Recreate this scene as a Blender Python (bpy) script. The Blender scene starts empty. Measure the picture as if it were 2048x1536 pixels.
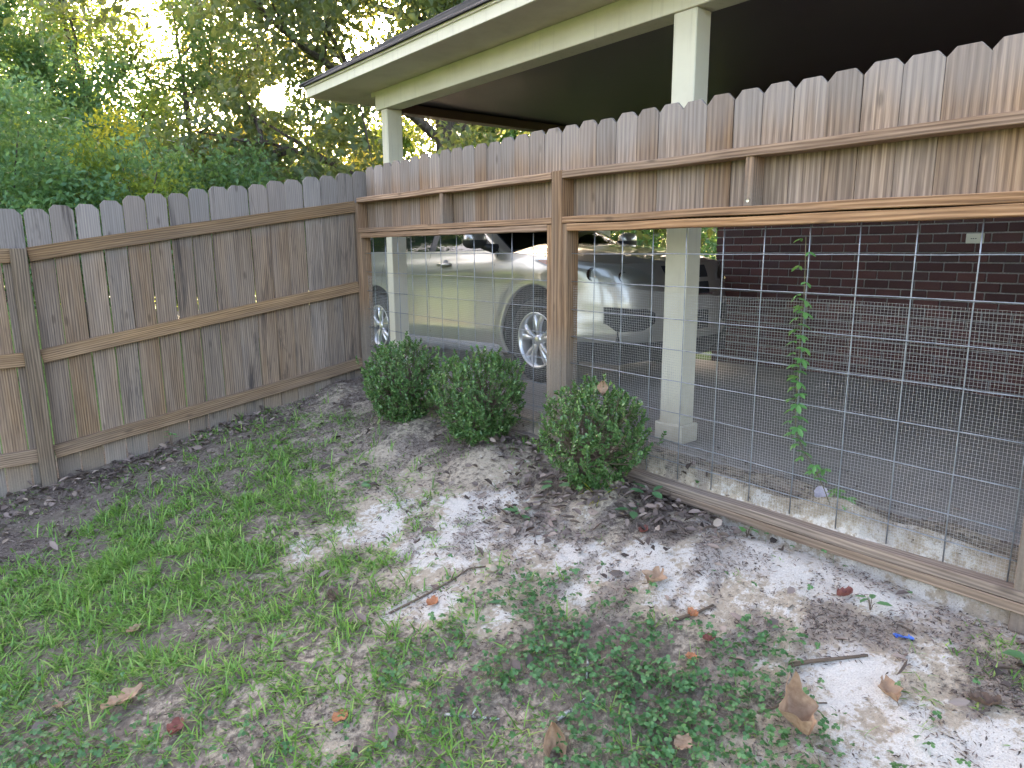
import bpy, bmesh, math, random
import numpy as np
from mathutils import Vector, Matrix, noise as mnoise

random.seed(7)
RNG = np.random.default_rng(7)
scene = bpy.context.scene
COL = scene.collection
R = math.radians

# ---------------------------------------------------------------- camera
SUN_AZ, SUN_EL = R(20.57), R(10.84)      # azimuth from +Y towards +X
cam_d = bpy.data.cameras.new('camera')
cam = bpy.data.objects.new('camera', cam_d)
COL.objects.link(cam)
cam_d.sensor_width = 36.0
cam_d.lens = 1395.58 / 2048 * 36.0
cam_d.clip_start = 0.05
cam_d.clip_end = 2000
YAW, PIT, ROL = R(38.3911), R(10.9746), R(-0.3372)
_F = Vector((math.sin(YAW) * math.cos(PIT), math.cos(YAW) * math.cos(PIT), -math.sin(PIT)))
_Rt = Vector((math.cos(YAW), -math.sin(YAW), 0))
_U = _Rt.cross(_F)
_R2 = math.cos(ROL) * _Rt + math.sin(ROL) * _U
_U2 = -math.sin(ROL) * _Rt + math.cos(ROL) * _U
CAMP = Vector((-2.7343, -5.5095, 1.15))
cam.matrix_world = Matrix(((_R2.x, _U2.x, -_F.x, CAMP.x), (_R2.y, _U2.y, -_F.y, CAMP.y), (_R2.z, _U2.z, -_F.z, CAMP.z), (0, 0, 0, 1)))
scene.camera = cam

# ---------------------------------------------------------------- sky and sun
world = bpy.data.worlds.new('World')
scene.world = world
world.use_nodes = True
wn = world.node_tree
wn.nodes.clear()
w_out = wn.nodes.new('ShaderNodeOutputWorld')
w_bg = wn.nodes.new('ShaderNodeBackground')
w_sky = wn.nodes.new('ShaderNodeTexSky')
w_sky.sky_type = 'NISHITA'
w_sky.sun_disc = False
w_sky.sun_elevation = SUN_EL
w_sky.sun_rotation = SUN_AZ
w_sky.air_density = 0.6
w_sky.dust_density = 4.0
w_sky.ozone_density = 0.2
w_bg.inputs['Strength'].default_value = 0.15
wn.links.new(w_sky.outputs['Color'], w_bg.inputs['Color'])
wn.links.new(w_bg.outputs['Background'], w_out.inputs['Surface'])
sun_d = bpy.data.lights.new('sun_light', 'SUN')
sun_d.energy = 4.0
sun_d.angle = R(0.53)
sun_d.color = (1.0, 0.83, 0.62)
sun_o = bpy.data.objects.new('sun_light', sun_d)
COL.objects.link(sun_o)
SUN_DIR = Vector((math.sin(SUN_AZ) * math.cos(SUN_EL), math.cos(SUN_AZ) * math.cos(SUN_EL), math.sin(SUN_EL)))
sun_o.rotation_euler = SUN_DIR.to_track_quat('Z', 'Y').to_euler()
scene.view_settings.view_transform = 'Standard'
scene.view_settings.look = 'None'
scene.view_settings.gamma = 1.0
scene.view_settings.use_curve_mapping = False
scene.view_settings.exposure = 3.85
scene.view_settings.use_white_balance = True
scene.view_settings.white_balance_temperature = 7300
scene.view_settings.white_balance_tint = 16
scene.render.engine = 'CYCLES'
scene.cycles.max_bounces = 6
scene.cycles.diffuse_bounces = 3
scene.cycles.glossy_bounces = 3
scene.cycles.transmission_bounces = 4
scene.cycles.adaptive_threshold = 0.02
scene.cycles.transparent_max_bounces = 10
scene.cycles.caustics_reflective = False
scene.cycles.caustics_refractive = False
scene.cycles.use_denoising = True

# ---------------------------------------------------------------- helpers
def tag(o, label=None, cat=None, group=None, kind=None):
    if label: o['label'] = label
    if cat: o['category'] = cat
    if group: o['group'] = group
    if kind: o['kind'] = kind
    return o

def thing(name, label, cat, loc=(0, 0, 0), rotz=0.0, group=None):
    o = bpy.data.objects.new(name, None)
    COL.objects.link(o)
    o.empty_display_size = 0.1
    o.location = loc
    o.rotation_euler = (0, 0, rotz)
    tag(o, label, cat, group)
    return o

def link(name, me, parent=None, loc=None, rot=None):
    o = bpy.data.objects.new(name, me)
    COL.objects.link(o)
    if parent: o.parent = parent
    if loc is not None: o.location = loc
    if rot is not None: o.rotation_euler = rot
    return o

class MB:
    """collects shapes into one mesh"""
    def __init__(s):
        s.v = []; s.f = []
    def add(s, vs, fs):
        b = len(s.v)
        s.v += [tuple(p) for p in vs]
        s.f += [tuple(b + i for i in q) for q in fs]
    def box(s, x0, x1, y0, y1, z0, z1):
        s.add([(x0, y0, z0), (x1, y0, z0), (x1, y1, z0), (x0, y1, z0), (x0, y0, z1), (x1, y0, z1), (x1, y1, z1), (x0, y1, z1)],
              [(0, 3, 2, 1), (4, 5, 6, 7), (0, 1, 5, 4), (1, 2, 6, 5), (2, 3, 7, 6), (3, 0, 4, 7)])
    def cbox(s, x0, x1, y0, y1, z0, z1, c=0.003):
        """box with chamfered edges"""
        bm = bmesh.new()
        bmesh.ops.create_cube(bm, size=1.0)
        for v in bm.verts:
            v.co = ((x0 + x1) / 2 + v.co.x * (x1 - x0), (y0 + y1) / 2 + v.co.y * (y1 - y0), (z0 + z1) / 2 + v.co.z * (z1 - z0))
        bmesh.ops.bevel(bm, geom=bm.edges[:], offset=c, segments=1, affect='EDGES')
        bm.verts.index_update()
        s.add([v.co[:] for v in bm.verts], [[v.index for v in f.verts] for f in bm.faces])
        bm.free()
    def tube(s, pts, rad, n=6, cap=True):
        pts = [Vector(p) for p in pts]
        if not hasattr(rad, '__len__'): rad = [rad] * len(pts)
        b = len(s.v)
        for i, p in enumerate(pts):
            t = (pts[min(i + 1, len(pts) - 1)] - pts[max(i - 1, 0)])
            t = t.normalized() if t.length > 1e-9 else Vector((0, 0, 1))
            a = t.orthogonal() if i == 0 else (pa - t * pa.dot(t))
            a.normalize(); pa = a
            c = t.cross(a)
            for k in range(n):
                an = 2 * math.pi * k / n
                q = p + (a * math.cos(an) + c * math.sin(an)) * rad[i]
                s.v.append(q[:])
        for i in range(len(pts) - 1):
            for k in range(n):
                k2 = (k + 1) % n
                s.f.append((b + i * n + k, b + i * n + k2, b + (i + 1) * n + k2, b + (i + 1) * n + k))
        if cap and n > 2:
            s.f.append(tuple(b + k for k in range(n))[::-1])
            s.f.append(tuple(b + (len(pts) - 1) * n + k for k in range(n)))
    def lathe(s, prof, n=32, axis='X', c=(0, 0, 0), close=False):
        """prof: list of (along axis, radius)"""
        b = len(s.v)
        for (h, r) in prof:
            for k in range(n):
                a = 2 * math.pi * k / n
                u, w = r * math.cos(a), r * math.sin(a)
                p = {'X': (h, u, w), 'Y': (w, h, u), 'Z': (u, w, h)}[axis]
                s.v.append((p[0] + c[0], p[1] + c[1], p[2] + c[2]))
        for i in range(len(prof) - 1):
            for k in range(n):
                k2 = (k + 1) % n
                s.f.append((b + i * n + k, b + i * n + k2, b + (i + 1) * n + k2, b + (i + 1) * n + k))
    def grid(s, P, flip=False):
        """P[i][j] of points"""
        b = len(s.v); n = len(P[0])
        for row in P: s.v += [tuple(p) for p in row]
        for i in range(len(P) - 1):
            for j in range(n - 1):
                q = (b + i * n + j, b + i * n + j + 1, b + (i + 1) * n + j + 1, b + (i + 1) * n + j)
                s.f.append(q[::-1] if flip else q)
    def mesh(s, name, mat, smooth=False):
        me = bpy.data.meshes.new(name)
        me.from_pydata(s.v, [], s.f)
        if mat: me.materials.append(mat)
        if smooth: me.polygons.foreach_set('use_smooth', [True] * len(me.polygons))
        me.update()
        return me
    def obj(s, name, mat, parent=None, smooth=False, loc=None, rot=None):
        return link(name, s.mesh(name, mat, smooth), parent, loc, rot)

def np_mesh(name, V, Q, mat, smooth=False, attrs=None):
    """fast mesh: V (n,3) floats, Q (m,k) ints, all faces with k corners"""
    V = np.asarray(V, np.float32); Q = np.asarray(Q, np.int32)
    me = bpy.data.meshes.new(name)
    me.vertices.add(len(V)); me.vertices.foreach_set('co', V.ravel())
    k = Q.shape[1]
    me.loops.add(Q.size); me.loops.foreach_set('vertex_index', Q.ravel())
    me.polygons.add(len(Q))
    me.polygons.foreach_set('loop_start', np.arange(0, Q.size, k, dtype=np.int32))
    me.polygons.foreach_set('loop_total', np.full(len(Q), k, np.int32))
    if smooth: me.polygons.foreach_set('use_smooth', np.ones(len(Q), bool))
    if attrs:
        for an, av in attrs.items():
            a = me.attributes.new(an, 'FLOAT', 'POINT'); a.data.foreach_set('value', np.asarray(av, np.float32))
    me.update(calc_edges=True)
    me.validate()
    if mat: me.materials.append(mat)
    return me

def unit(a):
    return a / np.maximum(np.linalg.norm(a, axis=-1, keepdims=True), 1e-9)

# ---------------------------------------------------------------- materials
MATS = {}
def newmat(name):
    m = bpy.data.materials.new(name); m.use_nodes = True
    nt = m.node_tree; nt.nodes.clear()
    out = nt.nodes.new('ShaderNodeOutputMaterial')
    MATS[name] = m
    return m, nt, out

def nd(nt, typ, **kw):
    n = nt.nodes.new(typ)
    for k, v in kw.items():
        if k in n.inputs.keys(): 
            n.inputs[k].default_value = v
        else: setattr(n, k, v)
    return n

def setin(n, key, val, nt=None):
    if hasattr(val, 'is_linked') or hasattr(val, 'links'): nt.links.new(val, n.inputs[key])
    else: n.inputs[key].default_value = val

def rgb(c):
    return (c[0], c[1], c[2], 1.0)

def hexc(h):
    o = []
    for i in (0, 2, 4):
        c = int(h[i:i + 2], 16) / 255
        o.append(c / 12.92 if c <= 0.04045 else ((c + 0.055) / 1.055) ** 2.4)
    return tuple(o)

def ramp(nt, fac, stops, interp='LINEAR'):
    n = nt.nodes.new('ShaderNodeValToRGB')
    n.color_ramp.interpolation = interp
    el = n.color_ramp.elements
    while len(el) < len(stops): el.new(0.5)
    for e, (p, c) in zip(el, stops):
        e.position = p
        e.color = rgb(c) if hasattr(c, '__len__') else (c, c, c, 1)
    nt.links.new(fac, n.inputs['Fac'])
    return n.outputs['Color']

def mixc(nt, fac, a, b, mode='MIX'):
    n = nt.nodes.new('ShaderNodeMix'); n.data_type = 'RGBA'; n.blend_type = mode
    for i, v in ((0, fac), (6, a), (7, b)):
        if hasattr(v, 'links'): nt.links.new(v, n.inputs[i])
        elif hasattr(v, '__len__'): n.inputs[i].default_value = rgb(v)
        else: n.inputs[i].default_value = v
    return n.outputs[2]

def math_(nt, op, a, b=None, c=None, clamp=False):
    n = nt.nodes.new('ShaderNodeMath'); n.operation = op; n.use_clamp = clamp
    for i, v in enumerate((a, b, c)):
        if v is None: continue
        if hasattr(v, 'links'): nt.links.new(v, n.inputs[i])
        else: n.inputs[i].default_value = v
    return n.outputs[0]

def texnoise(nt, vec, scale, detail=4, rough=0.55, dist=0.0):
    n = nt.nodes.new('ShaderNodeTexNoise')
    n.inputs['Scale'].default_value = scale; n.inputs['Detail'].default_value = detail
    n.inputs['Roughness'].default_value = rough; n.inputs['Distortion'].default_value = dist
    if vec is not None: nt.links.new(vec, n.inputs['Vector'])
    return n.outputs['Fac']

def mapping(nt, vec, scale=(1, 1, 1), loc=None, rot=(0, 0, 0)):
    n = nt.nodes.new('ShaderNodeMapping')
    n.inputs['Scale'].default_value = scale; n.inputs['Rotation'].default_value = rot
    nt.links.new(vec, n.inputs['Vector'])
    if loc is not None:
        if hasattr(loc, 'links'): nt.links.new(loc, n.inputs['Location'])
        else: n.inputs['Location'].default_value = loc
    return n.outputs['Vector']

def bump(nt, h, strength=0.3, dist=0.01):
    n = nt.nodes.new('ShaderNodeBump')
    n.inputs['Strength'].default_value = strength; n.inputs['Distance'].default_value = dist
    nt.links.new(h, n.inputs['Height'])
    return n.outputs['Normal']

def principled(nt, out, color, rough=0.6, spec=0.5, metal=0.0, normal=None, **kw):
    b = nt.nodes.new('ShaderNodeBsdfPrincipled')
    for key, v in (('Base Color', color), ('Roughness', rough), ('Specular IOR Level', spec), ('Metallic', metal)):
        if hasattr(v, 'links'): nt.links.new(v, b.inputs[key])
        elif hasattr(v, '__len__'): b.inputs[key].default_value = rgb(v)
        else: b.inputs[key].default_value = v
    if normal is not None: nt.links.new(normal, b.inputs['Normal'])
    for k, v in kw.items():
        k = k.replace('_', ' ')
        if hasattr(v, 'links'): nt.links.new(v, b.inputs[k])
        else: b.inputs[k].default_value = v
    if out: nt.links.new(b.outputs[0], out.inputs['Surface'])
    return b

def simple(name, c, rough=0.6, spec=0.5, metal=0.0, **kw):
    m, nt, out = newmat(name)
    principled(nt, out, c, rough, spec, metal, **kw)
    return m

def objcoord(nt):
    return nt.nodes.new('ShaderNodeTexCoord').outputs['Object']

def objrand(nt):
    return nt.nodes.new('ShaderNodeObjectInfo').outputs['Random']

def wood(name, axis, light, mid, dark, grey=(0.3, 0.28, 0.27), weather=0.5, stain=0.5, grain=1.0, rough=0.85, top_grey=None, knots=0.5, cathedral=0.5, damp=None):
    """weathered softwood; axis = direction of the grain in object space; each board gets its own pattern and tone"""
    m, nt, out = newmat(name)
    co = objcoord(nt); rnd = objrand(nt)
    off = nt.nodes.new('ShaderNodeCombineXYZ')
    for i, k in enumerate((37.1, 19.7, 53.3)): nt.links.new(math_(nt, 'MULTIPLY', rnd, k), off.inputs[i])
    ax = 'XYZ'.index(axis)
    def st(a, b):
        v = [b, b, b]; v[ax] = a
        return tuple(v)
    vec = mapping(nt, co, (1, 1, 1), off.outputs[0])
    # growth rings: distorted bands running along the grain
    dn = texnoise(nt, mapping(nt, vec, st(1.1, 5.0)), 1.0, 3, 0.5)
    side = math_(nt, 'MULTIPLY', dn, cathedral * 14)
    w = nt.nodes.new('ShaderNodeTexWave'); w.wave_type = 'RINGS'; w.rings_direction = axis
    w.inputs['Scale'].default_value = 24.0; w.inputs['Distortion'].default_value = 5.0
    w.inputs['Detail'].default_value = 3; w.inputs['Detail Scale'].default_value = 0.6
    nt.links.new(mapping(nt, vec, st(0.06, 1.0)), w.inputs['Vector']); nt.links.new(side, w.inputs['Phase Offset'])
    fine = texnoise(nt, mapping(nt, vec, st(4.0, 170.0)), 1.0, 3, 0.6)
    med = texnoise(nt, mapping(nt, vec, st(1.4, 26.0)), 1.0, 4, 0.6)
    g = math_(nt, 'ADD', math_(nt, 'MULTIPLY', w.outputs['Fac'], 0.24), math_(nt, 'MULTIPLY', fine, 0.76))
    col = ramp(nt, g, [(0.28, dark), (0.5, mid), (0.72, light)])
    col = mixc(nt, math_(nt, 'MULTIPLY', ramp(nt, med, [(0.42, 0.0), (0.68, 1.0)]), 0.45), col, dark)
    # weathering to grey in broad streaks
    wz = texnoise(nt, mapping(nt, vec, st(0.9, 7.0)), 1.0, 4, 0.6)
    wm = math_(nt, 'MULTIPLY', ramp(nt, wz, [(0.3, 0.0), (0.7, 1.0)]), weather)
    if top_grey is not None:
        sx = nt.nodes.new('ShaderNodeSeparateXYZ'); nt.links.new(co, sx.inputs[0])
        edge = math_(nt, 'ADD', sx.outputs[ax], math_(nt, 'MULTIPLY', math_(nt, 'SUBTRACT', wz, 0.5), 0.35))
        tg = nt.nodes.new('ShaderNodeMapRange'); tg.interpolation_type = 'SMOOTHSTEP'
        tg.inputs[1].default_value = top_grey[0]; tg.inputs[2].default_value = top_grey[1]
        nt.links.new(edge, tg.inputs[0])
        wm = math_(nt, 'MAXIMUM', wm, math_(nt, 'MULTIPLY', tg.outputs[0], 0.8))
    gcol = mixc(nt, math_(nt, 'MULTIPLY', g, 0.9), tuple(x * 0.55 for x in grey), tuple(x * 1.25 for x in grey))
    col = mixc(nt, wm, col, gcol)
    # dark water stains with ragged streaky edges
    if stain > 0:
        s1 = texnoise(nt, mapping(nt, vec, st(1.0, 9.0)), 1.0, 5, 0.7, 0.6)
        sm = ramp(nt, s1, [(0.56, 0.0), (0.68, 1.0)])
        col = mixc(nt, math_(nt, 'MULTIPLY', sm, stain), col, (0.045, 0.036, 0.034))
    if damp is not None:
        sx = nt.nodes.new('ShaderNodeSeparateXYZ'); nt.links.new(co, sx.inputs[0])
        e2 = math_(nt, 'ADD', sx.outputs[ax], math_(nt, 'MULTIPLY', math_(nt, 'SUBTRACT', wz, 0.5), 0.25))
        dm = nt.nodes.new('ShaderNodeMapRange'); dm.inputs[1].default_value = damp[0]; dm.inputs[2].default_value = damp[1]
        nt.links.new(e2, dm.inputs[0])
        soil = mixc(nt, texnoise(nt, co, 90, 4, 0.7), (0.10, 0.085, 0.07), (0.27, 0.23, 0.19))
        col = mixc(nt, math_(nt, 'MULTIPLY', dm.outputs[0], 0.75), col, soil)
    # knots
    if knots > 0:
        vo = nt.nodes.new('ShaderNodeTexVoronoi'); vo.inputs['Scale'].default_value = 1.0
        nt.links.new(mapping(nt, vec, st(3.1, 8.5)), vo.inputs['Vector'])
        km = ramp(nt, vo.outputs['Distance'], [(0.06, 1.0), (0.13, 0.0)])
        col = mixc(nt, math_(nt, 'MULTIPLY', km, knots), col, (0.05, 0.035, 0.026))
    # tone of the board
    hsv = nt.nodes.new('ShaderNodeHueSaturation')
    nt.links.new(col, hsv.inputs['Color'])
    r2 = math_(nt, 'FRACT', math_(nt, 'MULTIPLY', rnd, 7.31)); r3 = math_(nt, 'FRACT', math_(nt, 'MULTIPLY', rnd, 13.7))
    nt.links.new(math_(nt, 'ADD', math_(nt, 'MULTIPLY', r2, 0.34), 0.83), hsv.inputs['Value'])
    nt.links.new(math_(nt, 'ADD', math_(nt, 'MULTIPLY', r3, 0.4), 0.8), hsv.inputs['Saturation'])
    nm = bump(nt, math_(nt, 'ADD', fine, math_(nt, 'MULTIPLY', med, 0.6)), 0.45 * grain, 0.003)
    principled(nt, out, hsv.outputs['Color'], rough, 0.25, 0.0, nm)
    return m

# ================================================================ ground
CTRL=[(-2.52,-.31,10,0,25,90),(-2.29,-.42,5,0,30,90),(-1.83,-.35,15,0,30,80),(-1.4,-.26,25,0,35,60),(-1.05,-.31,30,0,40,50),(-.67,-.36,15,0,50,50),(-.37,-.45,2,0,50,70),(-.82,-.98,45,0,50,40),(-.56,-1.23,10,0,55,40),(-1.2,-1.12,60,0,40,30),(-1.52,-1.02,60,0,35,40),(-.97,-1.68,35,0,60,40),(-.74,-1.77,25,0,65,40),(-.44,-1.7,0,0,50,80),(-.61,-2.4,0,0,60,50),(-2.64,-.81,25,0,30,70),(-2.47,-.86,30,0,30,70),(-2.23,-.99,60,0,30,40),(-1.92,-1.21,80,0,30,20),(-1.7,-1.6,90,0,30,20),(-1.44,-1.75,80,0,40,20),(-1.34,-2.07,60,0,40,30),(-1.3,-2.36,30,0,80,30),(-1.17,-2.44,10,0,95,25),(-.97,-2.55,30,0,80,40),(-.76,-2.66,2,0,100,30),(-.6,-2.87,0,0,80,60),(-.35,-2.95,0,0,50,90),(-.56,-3.24,5,0,80,50),(-.38,-3.39,0,0,40,100),(-.31,-3.63,0,0,50,100),(-.17,-3.74,0,0,90,30),(-.52,-3.67,0,0,90,50),(-2.68,-1.41,70,0,30,40),(-2.47,-1.47,85,0,30,20),(-2.2,-1.67,100,0,30,10),(-1.94,-1.99,100,0,30,10),(-1.73,-2.25,100,0,30,10),(-1.55,-2.33,50,0,85,30),(-1.46,-2.58,85,0,40,20),(-1.33,-2.74,50,0,70,30),(-1.18,-2.8,10,0,90,50),(-1.01,-2.94,2,0,100,40),(-.82,-3.18,0,0,85,60),(-.73,-3.42,0,0,95,50),(-.67,-3.66,0,0,95,50),(-.45,-3.88,0,0,90,50),(-.3,-4.06,0,0,95,30),(-.29,-4.33,0,0,100,25),(-.21,-4.47,0,0,100,20),(-.21,-4.65,0,0,90,40),(-.08,-4.83,0,0,80,30),(-2.67,-1.88,90,0,30,20),(-2.41,-2.13,90,0,30,20),(-2.15,-2.38,90,0,30,20),(-2.01,-2.64,60,0,50,40),(-1.82,-2.71,90,0,30,20),(-1.69,-2.92,75,0,40,20),(-1.51,-2.98,90,0,40,20),(-1.47,-3.17,20,0,90,30),(-1.34,-3.27,20,0,95,20),(-1.23,-3.36,30,40,60,30),(-1.1,-3.52,10,80,60,30),(-1.22,-3.51,0,20,90,20),(-.92,-3.62,0,30,85,50),(-.82,-3.8,0,40,60,50),(-.69,-3.94,0,0,90,50),(-.57,-4.09,0,0,80,60),(-.51,-4.25,0,0,70,80),(-.45,-4.41,0,0,60,90),(-.39,-4.56,0,0,70,80),(-.36,-4.71,15,0,80,50),(-.25,-4.86,15,0,60,80),(-2.7,-2.26,90,0,30,20),(-2.49,-2.45,80,0,30,20),(-2.25,-2.64,85,0,30,20),(-2.06,-2.81,75,0,30,20),(-1.89,-2.96,60,0,50,30),(-1.86,-3.16,30,0,50,40),(-1.7,-3.18,60,0,50,30),(-1.56,-3.33,60,20,40,30),(-1.43,-3.48,30,40,40,30),(-1.32,-3.65,10,70,40,30),(-1.16,-3.75,10,95,30,30),(-1.04,-3.88,5,95,30,30),(-.95,-4.04,5,90,30,30),(-.85,-4.18,0,50,50,40),(-.74,-4.27,0,50,80,60),(-.68,-4.38,0,60,70,50),(-.65,-4.52,0,0,100,20),(-.57,-4.64,0,0,100,15),(-.53,-4.54,0,0,90,30),(-.53,-4.78,10,0,70,70),(-.41,-4.94,20,0,60,80),(-2.72,-2.58,60,40,30,30),(-2.57,-2.64,70,10,30,30),(-2.37,-2.96,25,10,50,40),(-2.21,-3,60,0,40,30),(-2.08,-3.17,25,0,50,40),(-1.96,-3.31,50,0,50,30),(-1.83,-3.45,40,0,60,30),(-1.69,-3.56,50,20,50,30),(-1.59,-3.71,40,40,40,30),(-1.46,-3.82,20,70,40,30),(-1.31,-3.91,10,95,30,30),(-1.14,-4.1,10,100,30,30),(-1.07,-4.25,10,90,30,30),(-.98,-4.37,10,80,40,30),(-.84,-4.46,0,70,50,40),(-.9,-4.58,0,20,70,40),(-.75,-4.63,0,0,100,25),(-.71,-4.78,0,0,100,30),(-.72,-4.72,0,0,80,60),(-.6,-4.87,10,0,80,50),(-.55,-5.01,0,0,90,50),(-2.74,-2.81,50,50,30,20),(-2.54,-3,50,50,30,30),(-2.37,-3.18,40,30,40,30),(-2.22,-3.31,30,10,50,30),(-2.09,-3.47,50,30,40,30),(-1.96,-3.53,30,10,60,30),(-1.87,-3.71,50,40,40,30),(-1.75,-3.81,50,40,40,30),(-1.65,-3.94,40,40,40,30),(-1.54,-4.06,30,20,50,30),(-1.42,-4.15,10,60,40,30),(-1.31,-4.25,10,80,40,30),(-1.25,-4.39,10,80,40,30),(-1.12,-4.47,10,70,60,30),(-1.07,-4.58,0,70,70,30),(-.95,-4.68,0,70,80,30),(-.86,-4.78,0,50,80,40),(-.77,-4.88,0,10,100,20),(-.69,-5.01,0,0,100,30)]
CT = np.array(CTRL, float)

def hash2(ix, iy, seed):
    n = (ix.astype(np.int64) * 374761393 + iy.astype(np.int64) * 668265263 + seed * 974634) & 0x7fffffff
    n = ((n ^ (n >> 13)) * 1274126177) & 0x7fffffff
    return ((n ^ (n >> 16)) & 0xffff) / 65535.0

def vnoise(x, y, seed=0, oct=4, rough=0.5):
    x = np.asarray(x, float); y = np.asarray(y, float)
    t = np.zeros_like(x); a = 1.0; s = 0.0
    for o in range(oct):
        ix = np.floor(x); iy = np.floor(y); fx = x - ix; fy = y - iy
        fx = fx * fx * (3 - 2 * fx); fy = fy * fy * (3 - 2 * fy)
        v = (hash2(ix, iy, seed + o) * (1 - fx) + hash2(ix + 1, iy, seed + o) * fx) * (1 - fy) + (hash2(ix, iy + 1, seed + o) * (1 - fx) + hash2(ix + 1, iy + 1, seed + o) * fx) * fy
        t += a * v; s += a; a *= rough
        x = x * 2.03 + 17.3; y = y * 2.03 + 5.1
    return t / s

def sstep(a, b, x):
    t = np.clip((x - a) / (b - a), 0, 1)
    return t * t * (3 - 2 * t)

MOUNDS = [(-0.44, -1.45, 0.30, 0.075), (-0.36, -2.28, 0.27, 0.085), (-0.30, -3.17, 0.22, 0.06), (-0.34, -0.14, 0.20, 0.06), (-0.06, -2.75, 0.14, 0.05), (-0.06, -2.02, 0.16, 0.04)]

def gh(x, y):
    x = np.asarray(x, float); y = np.asarray(y, float)
    lawn = 0.06 + 0.19 * np.maximum(x, -9) + 0.03 * np.clip(y, -9, 0)
    for mx, my, mr, mh in MOUNDS:
        lawn = lawn + mh * np.exp(-((x - mx) ** 2 + (y - my) ** 2) / (mr * mr) * 1.6)
    lawn = lawn - 0.06 * np.exp(-((x + .03) / 0.10) ** 2) * sstep(-2.4, -3.2, y)
    far = -0.037 * np.clip(y + 1, 0, 40) - 0.075
    pile = 0.022 + 0.06 * np.exp(-(x / 0.16) ** 2) + 0.12 * (vnoise(x * 4 + 3, y * 2.6, 5, 3) - 0.42) + 0.03 * sstep(-2.5, -4.5, y) * 0
    shelf = pile * (1 - sstep(0.30, 0.62, x)) + far * sstep(0.30, 0.62, x)
    k = sstep(-0.012, 0.018, x)
    sh = np.where(y > 0.05, far * sstep(-0.5, 1.5, x) + (1 - sstep(-0.5, 1.5, x)) * lawn, shelf)
    h = lawn * (1 - k) + sh * k
    near = (1 - sstep(0.5, 1.2, x)) * sstep(-9, -7, x) * sstep(-9, -8, y) * (1 - sstep(0.1, 1.0, y))
    h = h + near * (0.022 * (vnoise(x * 7, y * 7, 2, 4) - 0.5) + 0.05 * (vnoise(x * 1.6, y * 1.6, 9, 2) - 0.5))
    return h

def cover(x, y):
    """grass, clover, sand, litter at ground points (0..1)"""
    x = np.asarray(x, float).ravel(); y = np.asarray(y, float).ravel()
    out = np.zeros((len(x), 4))
    for s in range(0, len(x), 20000):
        xx = x[s:s + 20000]; yy = y[s:s + 20000]
        d2 = (xx[:, None] - CT[None, :, 0]) ** 2 + (yy[:, None] - CT[None, :, 1]) ** 2 + 0.0012
        w = d2 ** -1.8
        out[s:s + 20000] = (w @ (CT[:, 2:] / 100)) / w.sum(1, keepdims=True)
    return out

def drift_map(x, y):
    return sstep(.42, .58, vnoise(x * 5.0 + 3 + .6 * y, y * 9.0 - 2 * x, 23, 4))

def axis_lines(a, b, fine, lo, hi, grow=1.35):
    v = list(np.arange(a, b + 1e-6, fine))
    st = fine; p = b
    while p < hi:
        st *= grow; p = min(p + st, hi); v.append(p)
    st = fine; p = a
    while p > lo:
        st *= grow; p = max(p - st, lo); v.insert(0, p)
    return np.array(v)

GX = axis_lines(-3.3, 0.66, 0.022, -400, 400)
GY = axis_lines(-5.9, 0.12, 0.026, -400, 400)
XX, YY = np.meshgrid(GX, GY, indexing='ij')
cv = cover(XX, YY)
HH = gh(XX.ravel(), YY.ravel())
nx, ny = XX.shape
idx = np.arange(nx * ny).reshape(nx, ny)
Q = np.stack([idx[:-1, :-1].ravel(), idx[1:, :-1].ravel(), idx[1:, 1:].ravel(), idx[:-1, 1:].ravel()], 1)
xr = XX.ravel(); yr = YY.ravel()
yard = ((1 - sstep(0.9, 1.6, xr)) * (1 - sstep(0.3, 1.0, yr))) * sstep(-8, -6.5, xr)
sand = cv[:, 2].copy()
behind = sstep(0.0, 0.05, xr)
sand = sand * (1 - behind) + 0.58 * behind
for mx, my, mr, mh in MOUNDS[:4]:
    sand = sand * (1 - 0.6 * np.exp(-((xr - mx) ** 2 + (yr - my) ** 2) / (mr * mr) * 1.3)) + 0.6 * 0.56 * np.exp(-((xr - mx) ** 2 + (yr - my) ** 2) / (mr * mr) * 1.3)

m, nt, out = newmat('ground_soil')
co = objcoord(nt)
def attr(n):
    a = nt.nodes.new('ShaderNodeAttribute'); a.attribute_name = n
    return a.outputs['Fac']
n1 = texnoise(nt, co, 7.0, 6, 0.65); n2 = texnoise(nt, co, 38.0, 5, 0.7); n3 = texnoise(nt, co, 190.0, 3, 0.6)
soil = ramp(nt, n2, [(0.3, (0.08, 0.062, 0.05)), (0.55, (0.18, 0.145, 0.115)), (0.75, (0.30, 0.25, 0.20))])
tan = ramp(nt, n2, [(0.3, (0.28, 0.225, 0.165)), (0.7, (0.45, 0.37, 0.28))])
white = ramp(nt, n3, [(0.25, (0.43, 0.385, 0.335)), (0.75, (0.62, 0.57, 0.51))])
s_in = math_(nt, 'ADD', attr('sand'), math_(nt, 'MULTIPLY', math_(nt, 'SUBTRACT', math_(nt, 'ADD', math_(nt, 'MULTIPLY', n1, 0.5), math_(nt, 'MULTIPLY', n2, 0.5)), 0.53), 1.8))
c1 = mixc(nt, ramp(nt, s_in, [(0.36, 0.0), (0.58, 1.0)]), soil, tan)
c2 = mixc(nt, ramp(nt, s_in, [(0.70, 0.0), (0.84, 1.0)]), c1, white)
vo = nt.nodes.new('ShaderNodeTexVoronoi'); vo.inputs['Scale'].default_value = 75.0; vo.inputs['Randomness'].default_value = 1.0
nt.links.new(mapping(nt, co, (1, 1.6, 1), None, (0, 0, 0.6)), vo.inputs['Vector'])
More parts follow.
